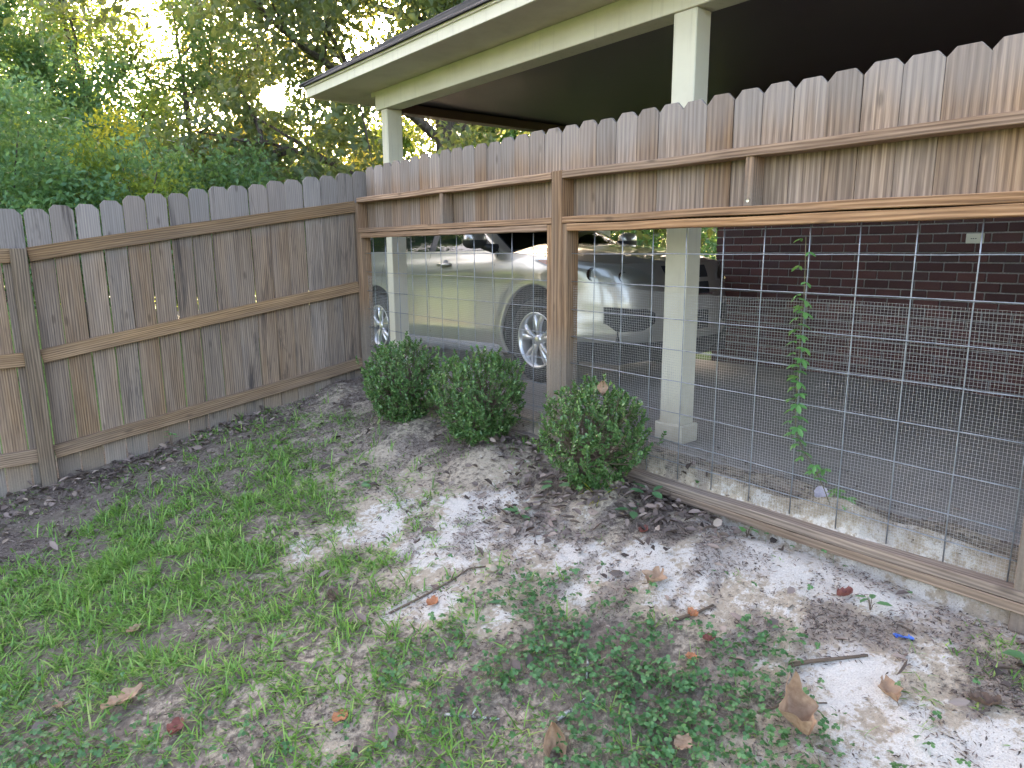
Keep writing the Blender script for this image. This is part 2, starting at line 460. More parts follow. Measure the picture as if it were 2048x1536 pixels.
fl = math_(nt, 'MULTIPLY', ramp(nt, vo.outputs['Distance'], [(0.16, 1.0), (0.3, 0.0)]), ramp(nt, math_(nt, 'ADD', attr('litter'), math_(nt, 'SUBTRACT', n1, 0.5)), [(0.2, 0.0), (0.75, 1.0)]))
c2 = mixc(nt, math_(nt, 'MULTIPLY', ramp(nt, math_(nt, 'ADD', attr('drift'), math_(nt, 'MULTIPLY', math_(nt, 'SUBTRACT', n2, 0.5), 0.7)), [(0.22, 0.0), (0.55, 1.0)]), 0.62), c2, (0.21, 0.17, 0.145))
c3 = mixc(nt, math_(nt, 'MULTIPLY', fl, 0.75), c2, (0.08, 0.062, 0.05))
gr = ramp(nt, texnoise(nt, co, 4.0, 6, 0.7), [(0.3, (0.05, 0.09, 0.025)), (0.7, (0.13, 0.22, 0.055))])
c4 = mixc(nt, attr('yard'), gr, c3)
principled(nt, out, c4, 0.95, 0.15, 0.0, bump(nt, math_(nt, 'ADD', n2, math_(nt, 'MULTIPLY', n3, 0.4)), 0.8, 0.012))
g_me = np_mesh('ground', np.stack([xr, yr, HH], 1), Q, m, True, {'sand': sand, 'litter': cv[:, 3], 'yard': yard, 'drift': cv[:, 3] * drift_map(xr, yr)})
tag(link('ground', g_me), 'sandy sloping yard ground with bare pale sand patches and mounds', kind='structure')

# concrete floor of the carport with the drive running on behind the car
m, nt, out = newmat('concrete')
co = objcoord(nt)
n1 = texnoise(nt, co, 1.3, 6, 0.65); n2 = texnoise(nt, co, 60, 4, 0.6); n4 = texnoise(nt, mapping(nt, co, (3.5, 0.5, 1)), 1.0, 4, 0.6)
c = ramp(nt, n1, [(0.3, (0.20, 0.175, 0.155)), (0.7, (0.31, 0.28, 0.25))])
c = mixc(nt, math_(nt, 'MULTIPLY', n2, 0.35), c, (0.13, 0.115, 0.105))
c = mixc(nt, math_(nt, 'MULTIPLY', ramp(nt, n4, [(0.55, 0.0), (0.7, 1.0)]), 0.4), c, (0.10, 0.09, 0.08))
principled(nt, out, c, 0.75, 0.35, 0.0, bump(nt, n2, 0.25, 0.004))
slab = MB()
rows = []
for y in [-8, -6, -4, -2.5, -1.0, 0.0, 1.0, 3, 6, 10, 14, 18]:
    z = -0.037 * max(0, y + 1)
    rows.append([(0.42, y, z - 0.14), (0.42, y, z - 0.008), (0.428, y, z), (1.2, y, z), (2.2, y, z), (3.3, y, z), (3.52 if y < -1 else 3.31, y, z - 0.002), (3.52 if y < -1 else 3.31, y, z - 0.14)])
slab.grid(rows)
slab.f.append(tuple(range(8))[::-1]); slab.f.append(tuple(len(slab.v) - 8 + i for i in range(8)))
tag(slab.obj('driveway', m), 'grey concrete carport floor and driveway under the car', kind='structure')

# ================================================================ fences
W_PICKL = wood('picket_wood_grey', 'Z', (0.34, 0.235, 0.155), (0.20, 0.132, 0.085), (0.075, 0.048, 0.033), (0.245, 0.215, 0.20), 0.40, 0.85, 1.0, top_grey=(1.36, 1.62), damp=(0.28, 0.05))
W_PICKR = wood('picket_wood_brown', 'Z', (0.37, 0.25, 0.165), (0.235, 0.15, 0.097), (0.11, 0.068, 0.044), (0.27, 0.228, 0.205), 0.45, 0.30, 1.2, top_grey=(0.26, 0.50))
W_RAILX = wood('rail_wood_x', 'X', (0.35, 0.225, 0.13), (0.225, 0.135, 0.073), (0.085, 0.05, 0.029), (0.22, 0.18, 0.15), 0.35, 0.15, 1.0, cathedral=1.0)
W_RAILY = wood('rail_wood_y', 'Y', (0.44, 0.275, 0.17), (0.29, 0.165, 0.094), (0.125, 0.068, 0.038), (0.30, 0.24, 0.20), 0.30, 0.12, 1.0, cathedral=0.9)
W_POST = wood('post_wood', 'Z', (0.38, 0.225, 0.122), (0.23, 0.122, 0.062), (0.09, 0.05, 0.028), (0.30, 0.25, 0.20), 0.28, 0.12, 1.2, cathedral=1.0, damp=(0.10, -0.15))
W_BOT = wood('bottom_board_wood', 'Y', (0.33, 0.235, 0.165), (0.215, 0.145, 0.10), (0.09, 0.058, 0.04), (0.27, 0.235, 0.205), 0.55, 0.12, 1.0, cathedral=0.7)
W_POSTL = wood('post_wood_grey', 'Z', (0.31, 0.22, 0.145), (0.19, 0.13, 0.083), (0.065, 0.043, 0.03), (0.21, 0.18, 0.16), 0.4, 0.2, 1.1, cathedral=1.0, damp=(0.22, -0.05))

def picket_mesh(name, h, w, mat, rng, t=0.016, ear=0.032, axis='X'):
    """dog-eared board, base at z=0, wide along local axis, front face at 0"""
    e1, e2 = ear * rng.uniform(0.85, 1.2), ear * rng.uniform(0.85, 1.2)
    hw = w / 2
    prof = [(-hw, 0), (hw, 0), (hw, h - e2), (hw - e2 * 0.95, h - rng.uniform(0, 0.004)), (-hw + e1 * 0.95, h), (-hw, h - e1)]
    bm = bmesh.new()
    vs = [bm.verts.new((p[0], 0, p[1])) for p in prof]
    f = bm.faces.new(vs)
    r = bmesh.ops.extrude_face_region(bm, geom=[f])
    for v in r['geom']:
        if isinstance(v, bmesh.types.BMVert): v.co.y += t
    bmesh.ops.recalc_face_normals(bm, faces=bm.faces[:])
    bmesh.ops.bevel(bm, geom=[e for e in bm.edges if abs(e.verts[0].co.y - e.verts[1].co.y) < 1e-6], offset=0.0016, segments=1, affect='EDGES')
    if axis == 'Y':
        for v in bm.verts: v.co = (v.co.y, -v.co.x, v.co.z)
    me = bpy.data.meshes.new(name); bm.to_mesh(me); bm.free()
    me.materials.append(mat)
    return me

# ---- left fence: full-height boards on three rails, running along X at Y = 0
rng = random.Random(3)
fl_ = thing('board_fence', 'tall weathered grey-brown board fence on three rails, climbing towards the corner', 'fence', (0, 0, 0))
pm = [picket_mesh('picket', 1.84, 0.1395, W_PICKL, rng) for _ in range(6)]
NP = 27
for i in range(-1, NP):
    X = -0.055 - 0.143 * (i + 0.5) + 0.012
    top = 0.63 + 0.158 * X + 1.15
    if X < -2.40: top = 0.255 + 0.02 * (X + 2.40) + 1.15
    o = link('picket', pm[rng.randrange(6)], fl_, (X + rng.uniform(-0.0012, 0.0012), rng.uniform(-0.001, 0.003), top - 1.84 + rng.uniform(-0.011, 0.011)), (rng.uniform(-.003, .003), rng.uniform(-0.0026, 0.0026), rng.uniform(-.012, .012)))
    if X < -1.15: o.scale = (rng.uniform(0.955, 0.985), 1, 1)

def rail_x(xa, xb, za, zb, hgt=0.089, y0=-0.040, y1=-0.002, bow=0.0):
    """board on edge from xa to xb; za, zb = top edge heights"""
    L = math.hypot(xb - xa, zb - za); n = 14
    mb = MB(); rows = []
    for k in range(n + 1):
        u = k / n; x = (u - 0.5) * L; dz = bow * (4 * u * (1 - u)) + 0.0015 * math.sin(u * 23 + xa * 9)
        c = 0.003
        rows.append([(x, y0 + c, dz), (x, y1, dz), (x, y1, dz - hgt), (x, y0 + c, dz - hgt), (x, y0, dz - hgt + c), (x, y0, dz - c), (x, y0 + c, dz)])
    mb.grid(rows)
    mb.f.append((0, 1, 2, 3, 4, 5)); b = n * 7
    mb.f.append((b + 5, b + 4, b + 3, b + 2, b + 1, b))
    return mb.obj('rail', W_RAILX, fl_, False, ((xa + xb) / 2, 0, (za + zb) / 2), (0, -math.atan2(zb - za, xb - xa), 0))
S = 0.1608
for z0, bw in ((0.4025, 0.006), (-0.2573, 0.004), (-0.9086, -0.004)):
    z0 += 1.15
    rail_x(-2.343, -0.052, z0 - 2.343 * S, z0 - 0.052 * S, bow=bw)
for z0 in (0.020, -0.645, -1.292):
    rail_x(-3.95, -2.433, z0 + 1.15 - 0.03, z0 + 1.15, bow=0.002)
mb = MB(); mb.cbox(-0.0445, 0.0445, -0.0445, 0.0445, -0.4, 1.585, 0.004)
link('post', mb.mesh('post', W_POSTL), fl_, (-2.388, -0.047, -0.415))
mb = MB(); mb.cbox(-0.0445, 0.0445, -0.0445, 0.0445, -0.4, 1.585, 0.004)
link('post', mb.mesh('post', W_POSTL), fl_, (-3.99, -0.047, -0.47))

# ---- right fence: short boards over framed wire panels, running along -Y at X = 0
fr = thing('wire_panel_fence', 'brown timber fence with boards above two framed galvanized wire panels', 'fence', (0, 0, 0))
pr = [picket_mesh('picket', 0.545, 0.1385, W_PICKR, rng, axis='Y') for _ in range(6)]
Y = -0.068
k = 0
while Y > -5.75:
    w = 0.1405
    o = link('picket', pr[rng.randrange(6)], fr, (0.0465 + rng.uniform(0, 0.002), Y - w / 2, 1.275 + rng.uniform(-0.007, 0.007)), (rng.uniform(-0.006, 0.006), 0, rng.uniform(-.01, .01)))
    if rng.random() < 0.5: pass
    Y -= w; k += 1

def bar(name, x0, x1, y0, y1, z0, z1, mat, c=0.003, sag=0.0, parent=None):
    cx, cy, cz = (x0 + x1) / 2, (y0 + y1) / 2, (z0 + z1) / 2
    mb = MB()
    if abs(y1 - y0) > 0.6:
        n = 16; rows = []; hx, hz = (x1 - x0) / 2, (z1 - z0) / 2; L = y1 - y0
        for k in range(n + 1):
            u = k / n; y = (u - 0.5) * L
            dz = -sag * 4 * u * (1 - u) + 0.0016 * math.sin(u * 19 + cz * 31); dx = 0.0012 * math.sin(u * 13 + cz * 7)
            rows.append([(-hx + dx + c, y, -hz + dz), (hx + dx - c, y, -hz + dz), (hx + dx, y, -hz + dz + c), (hx + dx, y, hz + dz - c), (hx + dx - c, y, hz + dz), (-hx + dx + c, y, hz + dz), (-hx + dx, y, hz + dz - c), (-hx + dx, y, -hz + dz + c), (-hx + dx + c, y, -hz + dz)])
        mb.grid(rows, True)
        mb.f.append(tuple(range(8))); b = n * 9
        mb.f.append(tuple(b + i for i in range(8))[::-1])
    else:
        mb.cbox(x0 - cx, x1 - cx, y0 - cy, y1 - cy, z0 - cz, z1 - cz, c)
    return mb.obj(name, mat, parent or fr, False, (cx, cy, cz))

F0, F1 = -0.045, 0.0445
# posts and jambs
bar('post', F0 - 0.002, F1, -0.072, -0.030, -0.30, 1.531, W_POST)
bar('post', F0 - 0.003, F1, -2.572, -2.483, -0.30, 1.572, W_POST, 0.004)
bar('post', F0, F1, -4.935, -4.846, -0.35, 1.531, W_POST, 0.004)
bar('jamb', F0, F1, -0.112, -0.0735, 0.008, 1.283, W_POST)
bar('jamb', F0, F1, -2.4815, -2.443, 0.008, 1.283, W_POST)
bar('jamb', F0, F1, -2.612, -2.5735, 0.008, 1.283, W_POST)
# rails per bay
for a, b in ((-2.4825, -0.0735), (-4.845, -2.5735)):
    bar('top_rail', F0 - 0.004, F1, a, b, 1.531 if a > -3 else 1.529, 1.569, W_RAILY, sag=0.004)
    bar('rail', F0 - 0.003, F1, a, b, 1.2855, 1.3215, W_RAILY, sag=-0.002)
bar('top_rail', F0, F1, -5.8, -4.82 - 0.027, 1.531, 1.569, W_RAILY)
bar('rail', F0, F1, -5.8, -4.936, 1.2855, 1.3215, W_RAILY)
bar('panel_rail', F0 + 0.001, F1, -1.302, -0.1125, 1.246, 1.2835, W_RAILY)
bar('panel_rail', F0 - 0.001, F1, -2.4425, -1.303, 1.246, 1.2838, W_RAILY)
bar('panel_rail', F0 - 0.004, F1, -4.845, -2.6125, 1.243, 1.2825, W_RAILY, sag=0.003)
for y in (-1.335, -3.731):
    bar('stud', F0 + 0.004, F1, y - 0.019, y + 0.019, 1.322, 1.5285, W_POST)
# bottom boards
for a, b in ((-2.4825, -0.0735), (-4.89, -2.5735)):
    sg = 0.016 if a < -3 else 0.0
    bar('bottom_board', F0 - 0.012, F1, a, b, -0.029, 0.0085, W_BOT, sag=sg)
    bar('bottom_board', F0 - 0.014, F1, a, b, -0.068, -0.0305, W_BOT, sag=sg)
m = simple('bolt_steel', (0.55, 0.5, 0.4), 0.4, 0.5, 0.9)
mb = MB(); mb.lathe([(0, 0.0), (0.003, 0.006), (0.0, 0.008)], 10, 'X')
for (yy, zz) in ((-4.845, -0.052), (-3.735, 1.345)):
    link('screw_head', mb.mesh('screw_head', m, True), fr, (F0 - 0.0135 if zz < 0 else F0 + 0.001, yy, zz))

# wire panels: rods every 8 in, rungs every 6 in, last rung at 4 in
m_gal, nt, out = newmat('galvanized')
co = objcoord(nt)
nz = texnoise(nt, co, 30, 4, 0.7)
principled(nt, out, ramp(nt, nz, [(0.3, (0.17, 0.18, 0.195)), (0.7, (0.31, 0.325, 0.345))]), 0.42, 0.5, 0.6)
m_cl, nt, out = newmat('hardware_cloth_wire')
principled(nt, out, (0.46, 0.44, 0.41), 0.5, 0.5, 0.35)
ZR = [-0.0296, -0.1841, -0.3411, -0.4921, -0.6467, -0.8057, -0.9565, -1.0573]
rp = random.Random(5)
for y_first, ya, yb in ((-0.2393, -2.4435, -0.1120), (-2.783, -4.847, -2.6120)):
    mb = MB()
    for k in range(-1, 12):
        y = y_first - k * 0.2032
        if y > yb - 0.004 or y < ya + 0.004: continue
        pts = [(rp.uniform(-.0012, .0012), y + rp.uniform(-.0015, .0015), 0.006 + u * 1.244) for u in np.linspace(0, 1, 8)]
        mb.tube(pts, 0.0027, 6)
    for z in ZR:
        pts = [(-0.0058 + rp.uniform(-.001, .001), y, z + 1.15 + rp.uniform(-.0015, .0015)) for y in np.linspace(ya, yb, 14)]
        mb.tube(pts, 0.0025, 6)
    mb.obj('wire_panel', m_gal, fr, True)
    # half-inch hardware cloth on the lower part
    mb = MB()
    ztop = 0.937
    r_ = 0.00054
    for k in range(int((yb - ya) / 0.0127)):
        y = yb - 0.004 - k * 0.0127
        pts = [(0.0075 + 0.004 * math.sin(z * 5 + y * 3) + 0.0015 * math.sin(y * 40 + z * 9), y + 0.0018 * math.sin(z * 7 + k * 0.35), z) for z in np.linspace(-0.01, ztop + 0.006 * math.sin(y * 4), 9)]
        mb.tube(pts, r_, 3, False)
    for k in range(int(ztop / 0.0127) + 1):
        z = ztop - k * 0.0127
        pts = [(0.0075 + 0.004 * math.sin(z * 5 + y * 3) + 0.0015 * math.sin(y * 40 + z * 9), y, z + 0.0022 * math.sin(y * 6 + k * 0.3) + 0.006 * math.sin(y * 4) * (z / ztop)) for y in np.linspace(ya, yb, 40)]
        mb.tube(pts, r_, 3, False)
    mb.obj('hardware_cloth', m_cl, fr, True)

# ================================================================ carport and house
def paint(name, c, dirt=0.25, rough=0.55, mud=False):
    m, nt, out = newmat(name)
    co = objcoord(nt)
    n1 = texnoise(nt, co, 2.5, 6, 0.65); n2 = texnoise(nt, mapping(nt, co, (6, 1.0, 6)), 6.0, 4, 0.6)
    k = math_(nt, 'MULTIPLY', ramp(nt, n1, [(0.45, 0.0), (0.75, 1.0)]), dirt)
    cc = mixc(nt, k, c, tuple(x * y for x, y in zip(c, (0.62, 0.56, 0.5))))
    cc = mixc(nt, math_(nt, 'MULTIPLY', n2, 0.16), cc, tuple(x * 0.7 for x in c))
    if mud:
        sx = nt.nodes.new('ShaderNodeSeparateXYZ'); nt.links.new(co, sx.inputs[0])
        e = math_(nt, 'ADD', sx.outputs[2], math_(nt, 'MULTIPLY', math_(nt, 'SUBTRACT', texnoise(nt, co, 14, 5, 0.7), 0.5), 0.5))
        mr = nt.nodes.new('ShaderNodeMapRange'); mr.inputs[1].default_value = 0.28; mr.inputs[2].default_value = -0.05
        nt.links.new(e, mr.inputs[0])
        cc = mixc(nt, math_(nt, 'MULTIPLY', mr.outputs[0], 0.6), cc, (0.27, 0.21, 0.15))
        st = texnoise(nt, mapping(nt, co, (30, 30, 1.5)), 1.0, 3, 0.6)
        cc = mixc(nt, math_(nt, 'MULTIPLY', ramp(nt, st, [(0.56, 0.0), (0.75, 1.0)]), 0.3), cc, (0.26, 0.22, 0.17))
    principled(nt, out, cc, rough, 0.35, 0.0, bump(nt, n2, 0.12, 0.004))
    return m
P_CREAM = paint('cream_paint', (0.60, 0.555, 0.435), 0.35, mud=True)
P_SOFF = paint('soffit_paint', (0.56, 0.49, 0.40), 0.6)
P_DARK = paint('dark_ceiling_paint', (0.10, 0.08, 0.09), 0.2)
P_BROWN = paint('brown_trim_paint', (0.10, 0.05, 0.045), 0.2)
cp = thing('carport', 'cream painted carport with wide eave, square posts and dark ceiling', 'carport', (0.54, 0.5, 0))
def part(name, mb, mat, parent=cp, smooth=False, at=(0, 0, 0)):
    o = mb.obj(name, mat, None, smooth)
    o.parent = parent
    o.location = (-cp.location.x + at[0], -cp.location.y + at[1], at[2])
    return o
ZC = 1.15
# posts
p1 = MB(); p1.cbox(0.545, 0.70, 0.435, 0.545, -0.05, 2.408, 0.005); part('post', p1, P_CREAM)
p2 = MB(); p2.cbox(0.54, 0.665, -2.98, -2.824, 0.0, 2.408, 0.005)
o2 = part('post', p2, P_CREAM)
b2 = MB(); b2.cbox(0.52, 0.685, -3.003, -2.800, 0.0, 0.115, 0.008); bo = b2.obj('base', P_CREAM, o2)
p3 = MB(); p3.cbox(3.38, 3.50, 0.44, 0.56, -0.05, 2.408, 0.005); part('post', p3, P_CREAM)
p4 = MB(); p4.cbox(0.54, 0.665, -6.55, -6.40, 0.0, 2.408, 0.005); part('post', p4, P_CREAM)
# beam over the posts and its stepped end
bm_ = MB(); bm_.cbox(0.53, 0.69, -7.5, 0.625, 2.41, 2.5775, 0.004); part('beam', bm_, P_CREAM)
bt = MB(); bt.cbox(0.526, 0.69, 0.626, 0.69, 2.535, 2.5778, 0.003); part('beam_end', bt, P_CREAM)
# brown beam across the open end
bb = MB(); bb.cbox(0.69, 3.62, 0.47, 0.59, 2.395, 2.477, 0.004); part('cross_beam', bb, P_BROWN)
bb = MB(); bb.cbox(0.692, 3.62, 0.585, 0.625, 2.40, 2.5775, 0.003); part('cross_beam', bb, P_BROWN)
# soffit boards (seams across the eave) and dark ceiling
ys = [-7.5, -5.06, -2.62, -0.18, 0.95, 1.225]
for a, b in zip(ys[:-1], ys[1:]):
    s = MB(); s.cbox(0.152, 0.545, a + 0.0015, b - 0.0015, 2.579, 2.589, 0.0015); part('soffit_board', s, P_SOFF)
s = MB(); s.cbox(0.548, 3.6, 0.64, 1.225, 2.579, 2.589, 0.0015); part('soffit_board', s, P_SOFF)
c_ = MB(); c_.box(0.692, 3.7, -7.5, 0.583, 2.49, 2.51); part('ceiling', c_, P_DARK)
# fascia boards
for a, b in ((-7.5, -2.3), (-2.298, 0.35), (0.352, 1.245)):
    fz = MB(); fz.cbox(0.128, 0.150, a, b, 2.572, 2.668, 0.003); part('fascia', fz, P_CREAM)
fz = MB(); fz.cbox(0.1505, 4.6, 1.226, 1.246, 2.572, 2.668, 0.003); part('fascia', fz, P_CREAM)
fz = MB(); fz.cbox(0.112, 0.1275, -7.5, 1.262, 2.650, 2.6725, 0.003); part('drip_edge', fz, P_CREAM)
# hip roof with shingle courses
m_sh, nt, out = newmat('asphalt_shingle')
co = objcoord(nt); rr = nt.nodes.new('ShaderNodeNewGeometry').outputs['Random Per Island']
n1 = texnoise(nt, co, 120, 3, 0.7)
c = mixc(nt, rr, (0.085, 0.07, 0.068), (0.18, 0.15, 0.145))
c = mixc(nt, n1, tuple([0.05] * 3), c)
principled(nt, out, c, 0.95, 0.2, 0.0, bump(nt, n1, 0.6, 0.004))
PITCH = 0.585
EX, EY, EZ = 0.085, 1.285, 2.672
rs = random.Random(11)
sh = MB()
rowd = 0.13
n_r = 17
for j in range(n_r):
    d0, d1 = j * rowd, (j + 1) * rowd + 0.05
    lift = 0.010
    # west slope (faces the yard)
    y = EY - d0
    while y > -7.6:
        w = rs.uniform(0.17, 0.33)
        yb = max(y - w, -7.6)
        t = rs.uniform(0.006, 0.012)
        z0 = EZ + PITCH * d0; z1 = EZ + PITCH * d1
        ya1 = min(y, EY - d1)
        droop = -0.012 if j == 0 else 0
        if yb < ya1 + 0.0 or True:
            A = (EX + d0, y, z0 + lift + t + droop); B = (EX + d0, yb, z0 + lift + t + droop)
            Cc = (EX + d1, min(yb, EY - d1), z1 + t); D = (EX + d1, ya1, z1 + t)
            sh.add([A, B, Cc, D, (A[0], A[1], A[2] - t - 0.004), (B[0], B[1], B[2] - t - 0.004), (Cc[0], Cc[1], Cc[2] - t), (D[0], D[1], D[2] - t)],
                   [(0, 3, 2, 1), (4, 5, 6, 7), (0, 1, 5, 4), (1, 2, 6, 5), (3, 0, 4, 7), (2, 3, 7, 6)])
        y = yb - 0.003
    # north slope
    x = EX + d0
    xe = 7.2 - d0
    while x < xe:
        w = rs.uniform(0.17, 0.33)
        xb = min(x + w, xe)
        t = rs.uniform(0.006, 0.012)
        z0 = EZ + PITCH * d0; z1 = EZ + PITCH * d1
        A = (x, EY - d0, z0 + lift + t); B = (xb, EY - d0, z0 + lift + t)
        Cc = (max(xb, EX + d1), EY - d1, z1 + t); D = (max(x, EX + d1), EY - d1, z1 + t)
        sh.add([A, B, Cc, D, (A[0], A[1], A[2] - t - 0.004), (B[0], B[1], B[2] - t - 0.004), (Cc[0], Cc[1], Cc[2] - t), (D[0], D[1], D[2] - t)],
               [(0, 1, 2, 3), (4, 7, 6, 5), (0, 4, 5, 1), (1, 5, 6, 2), (3, 7, 4, 0), (2, 6, 7, 3)])
        x = xb + 0.003
ro = part('roof', sh, m_sh)
tag(ro, kind='stuff')
dk = MB(); D_ = n_r * rowd
dk.add([(EX + .02, EY - .02, EZ - .004), (EX + .02, -7.6, EZ - .004), (EX + D_, -7.6, EZ + PITCH * D_ - .012), (EX + D_, EY - D_, EZ + PITCH * D_ - .012), (7.2, EY - .02, EZ - .004), (7.2 - D_, EY - D_, EZ + PITCH * D_ - .012), (7.2, -7.6, EZ - .004), (7.2 - D_, -7.6, EZ + PITCH * D_ - .012)],
       [(0, 3, 2, 1), (0, 4, 5, 3), (4, 6, 7, 5), (3, 5, 7, 2), (0, 1, 6, 4)])
part('roof_deck', dk, P_DARK)
# hip caps
hc = MB()
for k in range(11):
    d = k * 0.19
    a = Vector((EX + d - 0.01, EY - d + 0.01, EZ + PITCH * d + 0.020)); b = a + Vector((0.24, -0.24, PITCH * 0.24 - 0.006))
    wv = 0.10
    L1 = Vector((-wv * 0.1, -wv * 1.0, -PITCH * 0.02)); L2 = Vector((wv * 1.0, wv * 0.1, -PITCH * 0.02))
    hc.add([a, b, b + L1, a + L1, b + L2, a + L2, a + Vector((0, 0, -.008)), a + L1 + Vector((0, 0, -.008)), a + L2 + Vector((0, 0, -.008))], [(0, 3, 2, 1), (0, 1, 4, 5), (0, 6, 7, 3), (0, 5, 8, 6)])
part('hip_cap', hc, m_sh)

# ---- brick house wall at the back of the carport, parallel to the fence
hs = thing('brick_house', 'dark red brick house wall at the back of the carport', 'house', (3.5, -1.06, 0))
m_mort, nt, out = newmat('mortar'); n1 = texnoise(nt, objcoord(nt), 70, 4, 0.6)
principled(nt, out, ramp(nt, n1, [(0.3, (0.20, 0.185, 0.175)), (0.7, (0.32, 0.30, 0.28))]), 0.95, 0.2, 0.0, bump(nt, n1, 0.5, 0.004))
m_br, nt, out = newmat('brick_red')
co = objcoord(nt); rnd = objrand(nt); rpi = nt.nodes.new('ShaderNodeNewGeometry').outputs['Random Per Island']
rv = math_(nt, 'FRACT', math_(nt, 'ADD', rnd, math_(nt, 'MULTIPLY', rpi, 3.3)))
n1 = texnoise(nt, co, 55, 4, 0.65); n2 = texnoise(nt, co, 9, 3, 0.6)
c = ramp(nt, rv, [(0.0, (0.06, 0.028, 0.028)), (0.35, (0.105, 0.042, 0.040)), (0.7, (0.14, 0.057, 0.05)), (0.92, (0.08, 0.047, 0.048))], 'LINEAR')
c = mixc(nt, math_(nt, 'MULTIPLY', n1, 0.55), c, (0.06, 0.035, 0.035))
c = mixc(nt, math_(nt, 'MULTIPLY', n2, 0.3), c, (0.12, 0.075, 0.068))
principled(nt, out, c, 0.9, 0.25, 0.0, bump(nt, n1, 0.7, 0.006))
wl = MB(); wl.box(0.012, 0.24, -6.5, 0.0 - 0.012, -0.12, 2.49)
wall = wl.obj('wall', m_mort, hs)
CH, BL = 0.0759, 0.206
br_me = []
rb = random.Random(21)
def brick_mb(mb, y1, y0, z0, z1, x0=0.0, x1=0.0875):
    mb.cbox(x0, x1, y0, y1, z0, z1, 0.0035)
for v in range(5):
    mb = MB(); mb.cbox(0, 0.0875, -0.098 - rb.uniform(-.001, .001), 0.098, -0.0325, 0.0325, rb.uniform(.003, .006)); br_me.append(mb.mesh('brick', m_br))
half = MB(); half.cbox(0, 0.0875, -0.0465, 0.0465, -0.0325, 0.0325, 0.004); half_me = half.mesh('brick', m_br)
rest = MB(); cnt = 0
for c_i in range(33):
    z = -0.04 + 0.038 + CH * c_i
    y = 0.0
    off = (c_i % 2 == 1)
    if off:
        (link('brick', half_me, wall, (0, -0.0465, z)) if c_i < 18 else brick_mb(rest, -0.0, -0.093, z - .0325, z + .0325))
        y = -0.103
    n = 0
    while y > -6.2:
        yc = y - 0.098
        if c_i < 18 and yc > -3.25:
            link('brick', br_me[rb.randrange(5)], wall, (rb.uniform(-.0015, .0015), yc, z)); cnt += 1
        else:
            brick_mb(rest, yc + .098, yc - .098, z - .0325, z + .0325)
        y -= BL
# end face of the wall
for c_i in range(33):
    z = -0.002 + CH * c_i
    brick_mb(rest, -0.001, -0.095, z - .0325, z + .0325, 0.098 if c_i % 2 == 0 else 0.092, 0.235)
ro = rest.obj('brick_course', m_br, wall); tag(ro, kind='stuff')
# return wall of the house across the closed end of the carport
rw_ = MB(); rw_.box(-2.9, 0.012, -5.24, -5.0, -0.12, 2.49); ret = rw_.obj('wall', m_mort, hs)
rb2 = MB()
for c_i in range(33):
    z = -0.002 + CH * c_i; x = -2.89 + (0.1 if c_i % 2 else 0)
    while x < -0.15:
        rb2.cbox(x, x + .196, -5.0875, -4.99, z - .0325, z + .0325, .0035); x += BL
tag(rb2.obj('brick_course', m_br, ret), kind='stuff')
m_pl = simple('outlet_plastic', (0.62, 0.58, 0.46), 0.45)
m_blk = simple('outlet_slot', (0.02, 0.02, 0.02), 0.6)
ov = MB(); ov.cbox(-0.012, -0.0005, -0.062, 0.062, -0.038, 0.038, 0.003)
oc = ov.obj('outlet_cover', m_pl, hs, False, (0, -2.362, 1.207))
for k in (-0.012, 0.004, 0.018):
    q = MB(); q.box(-0.0145, -0.0118, k, k + 0.009, -0.004, 0.002); q.obj('slot', m_blk, oc)

# ================================================================ woods beyond the fences
def leafmat(name, stops, trans, tmix=0.4, rough=0.42, spec=0.45):
    m, nt, out = newmat(name)
    rr = nt.nodes.new('ShaderNodeNewGeometry').outputs['Random Per Island']
    col = ramp(nt, rr, stops)
    b = principled(nt, None, col, rough, spec)
    t = nt.nodes.new('ShaderNodeBsdfTranslucent')
    nt.links.new(mixc(nt, 0.6, col, trans), t.inputs['Color'])
    mx = nt.nodes.new('ShaderNodeMixShader'); mx.inputs[0].default_value = tmix
    nt.links.new(b.outputs[0], mx.inputs[1]); nt.links.new(t.outputs[0], mx.inputs[2])
    nt.links.new(mx.outputs[0], out.inputs['Surface'])
    return m
L_DEEP = leafmat('leaf_deep_green', [(0, (0.04, 0.10, 0.045)), (0.5, (0.07, 0.155, 0.06)), (1, (0.11, 0.21, 0.07))], (0.30, 0.42, 0.06))
L_IVY = leafmat('leaf_ivy_green', [(0, (0.05, 0.13, 0.06)), (0.5, (0.09, 0.20, 0.085)), (1, (0.15, 0.28, 0.10))], (0.30, 0.45, 0.08))
L_LIGHT = leafmat('leaf_light_green', [(0, (0.06, 0.13, 0.03)), (0.5, (0.10, 0.19, 0.04)), (1, (0.17, 0.27, 0.05))], (0.45, 0.5, 0.06), 0.5)
L_YEL = leafmat('leaf_yellow_green', [(0, (0.14, 0.20, 0.03)), (0.6, (0.30, 0.33, 0.04)), (1, (0.5, 0.45, 0.05))], (0.85, 0.75, 0.06), 0.55)
L_OAK = leafmat('leaf_oak_grey_green', [(0, (0.05, 0.085, 0.045)), (0.5, (0.075, 0.12, 0.055)), (1, (0.11, 0.16, 0.06))], (0.36, 0.40, 0.07), 0.35, 0.5, 0.5)
L_SUNGLOW = leafmat('leaf_sun_glow', [(0, (0.08, 0.13, 0.03)), (0.6, (0.14, 0.20, 0.045)), (1, (0.26, 0.27, 0.05))], (0.75, 0.60, 0.09), 0.5)  # golden glow of the low sun painted into the leaf colour
m_bark, nt, out = newmat('bark')
co = objcoord(nt)
n1 = texnoise(nt, mapping(nt, co, (14, 14, 2.2)), 1.0, 6, 0.7, 0.8); n2 = texnoise(nt, co, 30, 4, 0.6)
